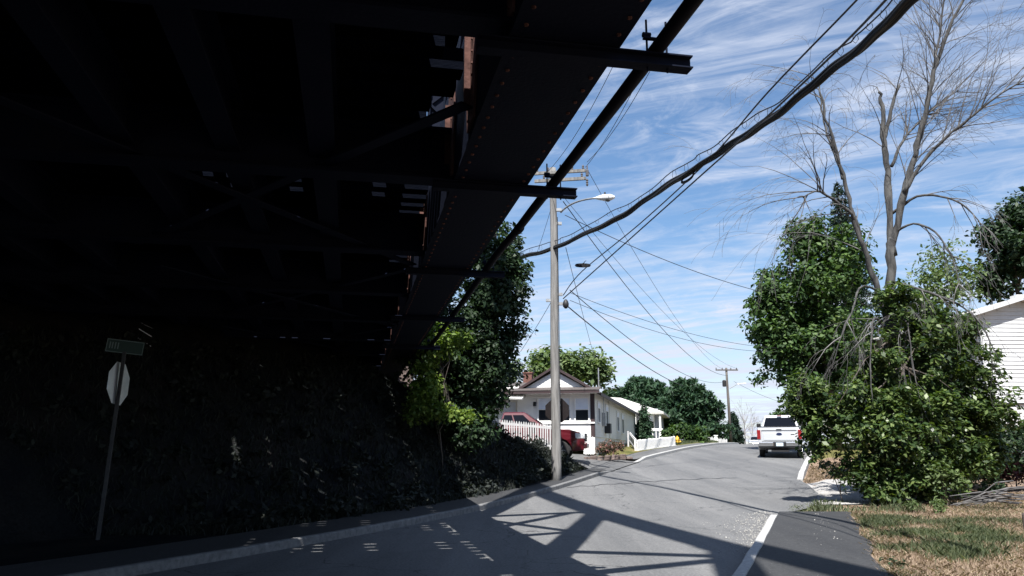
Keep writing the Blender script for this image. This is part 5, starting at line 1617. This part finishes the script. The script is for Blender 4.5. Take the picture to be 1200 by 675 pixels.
SH = [E_(1048, 352, 21.2, 22, 24), E_(1030, 420, 21.4, 36, 50), E_(1085, 420, 21.8, 46, 56), E_(1005, 470, 21.2, 38, 42), E_(1070, 490, 21.2, 50, 50), E_(1120, 480, 22, 42, 52), E_(978, 497, 21.0, 36, 28), E_(955, 462, 21.2, 18, 26), E_(1040, 555, 20.9, 44, 30), E_(1138, 430, 22, 28, 48), E_(1130, 392, 22.2, 22, 26), E_(1035, 575, 20.8, 34, 18), E_(1075, 572, 20.9, 36, 18), E_(1018, 545, 21, 34, 24), E_(1155, 495, 22, 24, 26), E_(1090, 372, 21.8, 26, 26), E_(1110, 540, 21.6, 46, 32), E_(1056, 372, 22.4, 34, 26), E_(1045, 500, 20.6, 34, 52), E_(1150, 535, 22, 30, 28)]
# stray sprays of leaves that break the outline
rs = np.random.default_rng(8)
for k in range(34):
    a = rs.uniform(-2.6, 3.4); cx_, cy_ = 1055 + 128 * math.cos(a) * rs.uniform(.85, 1.08), 468 + 118 * math.sin(a) * rs.uniform(.85, 1.05)
    if cx_ < 1000: cy_ = min(cy_, 530 + (cx_ - 950) * .7)
    SH.append(E_(cx_, min(cy_, 588), 21.2 + rs.uniform(-.5, .8), rs.uniform(6, 13), rs.uniform(5, 11)))
leafy('tall_shrub', 'tall leafy shrub filling the foot of the dead tree', B_(1040, 21.2), SH,
      1150, 46, .27, .130, M['leaf_shrub'], .06, 64, limbs=30, cat='bush', shell=.55, aspect=.55, upbias=1.0)
leafy('leaning_sprout', 'light leafy shoot leaning over the kerb beside the white pickup', B_(985, 21.3),
      [E_(952, 500, 21.4, 13, 14), E_(957, 528, 21.3, 7, 12), E_(966, 520, 21.3, 12, 10), E_(943, 470, 21.5, 10, 16)], 60, 26, .22, .11, M['leaf_shrub'], .015, 65, cat='bush', aspect=.6, limbs=14)
leafy('undergrowth', 'dark undergrowth in the shade behind the tall shrub and the dead tree', B_(1090, 24.5),
      [E_(1040, 500, 24.4, 50, 60), E_(1100, 500, 24.6, 55, 65), E_(1160, 520, 25, 45, 45), E_(1080, 440, 24.6, 60, 50), E_(990, 480, 24.2, 36, 40), E_(1110, 560, 24, 60, 24)],
      420, 44, .38, .17, M['leaf_dark'], .05, 72, cat='bush')
leafy('pale_weed', 'pale leafy weed at the front foot of the tall shrub', B_(1100, 20.4), [E_(1100, 555, 20.3, 18, 14), E_(1118, 560, 20.3, 16, 12)], 34, 22, .2, .12, M['leaf_pale'], .02, 66, cat='plant', aspect=.6)
leafy('green_weed', 'bright green weed tuft on the dry grass before the shrub', B_(1098, 18.6), [E_(1098, 590, 18.6, 13, 9)], 18, 20, .14, .09, M['leaf_pale'], .012, 67, cat='plant', aspect=.3)
leafy('green_weed', 'smaller weed tuft left of the bright one before the shrub', B_(1067, 18.8), [E_(1067, 593, 18.8, 8, 7)], 10, 18, .12, .08, M['leaf_pale'], .012, 68, cat='plant', aspect=.3)
leafy('barberry_bush', 'dark purple bush at the right edge below the white house', B_(1185, 25), [E_(1185, 545, 25, 28, 20), E_(1215, 545, 25, 28, 22), E_(1160, 552, 25, 14, 14)], 170, 34, .3, .10, M['leaf_purple'], .03, 69, cat='bush')
leafy('green_hedge', 'green hedge behind the purple bush by the white foundation', B_(1195, 30), [E_(1200, 517, 30, 30, 10), E_(1175, 522, 30, 16, 10)], 80, 34, .4, .14, M['leaf_pale'], .03, 70, cat='bush')

# dry branches heaped beside the shrub
br = thing('brush_pile', 'heap of dry pale branches lying beside the shrub at the right edge', 'branches', B_(1165, 19.5))
rg = np.random.default_rng(12); k0 = Vector(br.location)
for k in range(15):
    a = at(rg.uniform(1110, 1150), rg.uniform(578, 594), 19.5 + rg.uniform(-.4, .6)) - k0; b = at(rg.uniform(1180, 1240), rg.uniform(560, 592), 19.8 + rg.uniform(-.4, .6)) - k0
    mid = a.lerp(b, .5) + Vector((0, 0, rg.uniform(.02, .14)))
    MB().tube([a, mid, b], [.008, .014, .018], 5).build('branch', M['twig'], br, smooth=True)
# fence stake in the grass
st = B_(1190, 15.2)
sk = thing('stake', 'short dark wooden stake standing in the dry grass at the right', 'stake', st)
MB().lathe([(.045, -.1), (.045, .28), (.03, .31)], (0, 0, 0), 'Z', 8).build('shaft', M['bark'], sk)


# ---- grass, weeds, litter
def blades(name, n, region, h, mt, seed, label, keep=None, lean=.35, w=.012):
    rg = np.random.default_rng(seed)
    xy = region(rg, n)
    if keep is not None: xy = xy[keep(xy, rg)]
    n = len(xy); z = ground_h(xy[:, 0], xy[:, 1])
    base = np.column_stack([xy, z])
    a = rg.uniform(0, 2 * np.pi, n); hh = h * rg.uniform(.35, 1.25, n)
    le = rg.normal(0, lean, (n, 2)) * hh[:, None]
    tip = base + np.column_stack([le, hh]); mid = base + np.column_stack([le * .3, hh * .6])
    s = np.column_stack([np.cos(a), np.sin(a), np.zeros(n)]) * (w * rg.uniform(.6, 1.4, n))[:, None]
    V = np.stack([base - s, base + s, mid + s * .7, tip, mid - s * .7], 1).reshape(-1, 3)
    F = np.arange(n * 5).reshape(n, 5)
    o = link_mesh(name, raw_mesh(name, V, F), mt, None, kind='stuff')
    return tag(o, label, 'grass')


def noise2(xy, s, ph=0.0):
    x, y = xy[:, 0] * s, xy[:, 1] * s
    return (np.sin(x * 1.3 + ph) * np.sin(y * 1.7 + ph * 2) + .6 * np.sin(x * 2.9 - y * 1.1 + ph) + .4 * np.sin(y * 4.3 + x * 2.2)) / 2


def reg_verge(rg, n):
    y = 8 + (rg.uniform(0, 1, n) ** 1.4) * 16; x = curb_r(y) + 1.80 - np.abs(rg.normal(0, .05, n)) + rg.uniform(0, 1, n) ** 1.1 * 9.5
    return np.column_stack([x, y])


notdrive = lambda xy: ~((xy[:, 1] > 20.2) & (xy[:, 1] < 29.0) & (xy[:, 0] < curb_r(xy[:, 1]) + 3.2))
blades('dry_grass', 150000, reg_verge, .06, M['grass_dry'], 5, 'short dry tan grass covering the right verge', lambda xy, r: notdrive(xy) & (r.uniform(0, 1, len(xy)) < .75 + .3 * noise2(xy, .9)), lean=.9, w=.006)
blades('green_grass', 90000, reg_verge, .065, M['grass_green'], 6, 'patches of green grass in the dry right verge', lambda xy, r: notdrive(xy) & (noise2(xy, .62, 1.1) + r.normal(0, .25, len(xy)) > .40), lean=.6, w=.006)


def reg_patch(rg, n):
    cs = []
    for _ in range(34):      # tufts strewn in a loose band over the verge
        px = rg.uniform(1005, 1205); py = 622 + (px - 1100) * .09 + rg.normal(0, 9) + (26 if rg.uniform() < .3 else 0)
        cs.append((px, py, rg.uniform(.10, .34), rg.uniform(.10, .30)))
    out = []
    for px, py, sx_, sy_ in cs:
        r = ray(px, py); s = 5.0
        while s < 40 and EYE + r.z * s > fprof(0, r.y * s) + .06: s += .05
        out.append(np.column_stack([r.x * s + rg.normal(0, sx_, n // len(cs)), r.y * s + rg.normal(0, sy_, n // len(cs))]))
    xy = np.concatenate(out)
    return xy[xy[:, 0] > curb_r(xy[:, 1]) + 1.85]


blades('lush_grass', 15000, reg_patch, .11, M['grass_green'], 16, 'thicker tufts of fresh green grass among the dry verge grass', None, lean=.5, w=.006)


def reg_strip(rg, n):
    y = rg.uniform(18.8, 21.4, n); x = curb_r(y) + rg.uniform(.25, 3.6, n)
    return np.column_stack([x, y])


blades('driveway_weeds', 4200, reg_strip, .13, M['grass_green'], 7, 'strip of weeds along the near edge of the gravel driveway', lambda xy, r: noise2(xy, 1.1, 2) + r.normal(0, .3, len(xy)) > .1, lean=.5, w=.010)


def reg_far(rg, n):
    y = rg.uniform(29.0, 36, n); x = curb_r(y) + .3 + rg.uniform(0, 5, n)
    return np.column_stack([x, y])


blades('far_dry_grass', 16000, reg_far, .08, M['grass_dry'], 8, 'dry tan grass behind the gravel driveway', lean=.8, w=.012)


def reg_bank(rg, n):
    y = rg.uniform(14, 34, n); x = curb_l(y) - np.interp(y, [14, 26, 34], [1.7, .9, 1.0]) - rg.uniform(0, 1, n) ** 1.2 * np.interp(y, [14, 27, 34], [6, 4.0, 3.0])
    return np.column_stack([x, y])


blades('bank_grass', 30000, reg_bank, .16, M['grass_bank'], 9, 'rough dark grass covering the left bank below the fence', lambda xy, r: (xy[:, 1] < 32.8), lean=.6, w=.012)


rg = np.random.default_rng(44)
cxy = reg_bank(rg, 340); cxy = cxy[(cxy[:, 1] < 31.5)]
rad = rg.uniform(.14, .42, len(cxy)); idx = np.repeat(np.arange(len(cxy)), (rad * 130).astype(int))
g_ = rg.normal(size=(len(idx), 3)); g_ /= np.linalg.norm(g_, axis=1, keepdims=True); g_ *= rg.uniform(.2, 1, (len(idx), 1))
C_ = np.column_stack([cxy[idx], ground_h(cxy[idx, 0], cxy[idx, 1]) + rad[idx] * .5]) + g_ * rad[idx][:, None] * [1, 1, .8]
v_, f_ = leaf_quads(C_, .13, g_, .55, rg, upbias=.6)
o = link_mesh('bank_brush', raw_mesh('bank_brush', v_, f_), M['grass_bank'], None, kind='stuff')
tag(o, 'rough leafy brush covering the dark left bank under the bridge', 'brush')


def reg_hyd(rg, n):
    y = rg.uniform(52.5, 72, n); x = curb_l(y) - 1.6 - rg.uniform(0, 5, n)
    return np.column_stack([x, y])


blades('lawn_grass', 22000, reg_hyd, .16, M['grass_green'], 10, 'light green grass behind the yellow hydrant up to the crest', lean=.4, w=.02)
# tuft in the bridge shadow at the pavement edge
leafy('verge_plant', 'dark leafy tuft at the pavement edge in the bridge shadow', B_(1050, 10.6), [E_(1050, 668, 10.5, 22, 12)], 20, 22, .10, .06, M['leaf_dark'], .008, 71, cat='plant', aspect=.4)

# loose grit along the kerb of the right pavement
rg = np.random.default_rng(31)
pv, pf = [], []
base_v = np.array([(1, 0, 0), (0, 1, 0), (-1, 0, 0), (0, -1, 0), (0, 0, 1), (0, 0, -.4)], float)
base_f = np.array([(0, 1, 4), (1, 2, 4), (2, 3, 4), (3, 0, 4), (1, 0, 5), (2, 1, 5), (3, 2, 5), (0, 3, 5)])
npb = 1500
t = rg.uniform(0, 1, npb)
y = 12.2 + 7.6 * t ** .7
side = rg.uniform(0, 1, npb) < .62
x = curb_r(y) + np.where(side, -np.abs(rg.normal(0, .20 + .28 * np.exp(-((y - 17) / 2.2) ** 2), npb)) - .02, .2 + np.abs(rg.normal(0, .45, npb)))
zz = np.where(side, prof(y) + .008, ground_h(x, y) + .042)
sz = .006 + .016 * rg.uniform(0, 1, npb) ** 3
for k in range(npb):
    a = rg.uniform(0, 6.28); s = sz[k] * rg.uniform(.6, 1.3, 3)
    R_ = np.array([[math.cos(a), -math.sin(a), 0], [math.sin(a), math.cos(a), 0], [0, 0, 1]])
    pv.append((base_v * s * [1, 1, .7]) @ R_.T + [x[k], y[k], zz[k]]); pf.append(base_f + 6 * k)
o = link_mesh('loose_grit', raw_mesh('loose_grit', np.concatenate(pv), np.concatenate(pf)), mat('grit', (.30, .29, .27), (.45, .44, .42), 30, .9), None, kind='stuff')
tag(o, 'loose pale grit scattered along the right kerb and pavement', 'gravel')
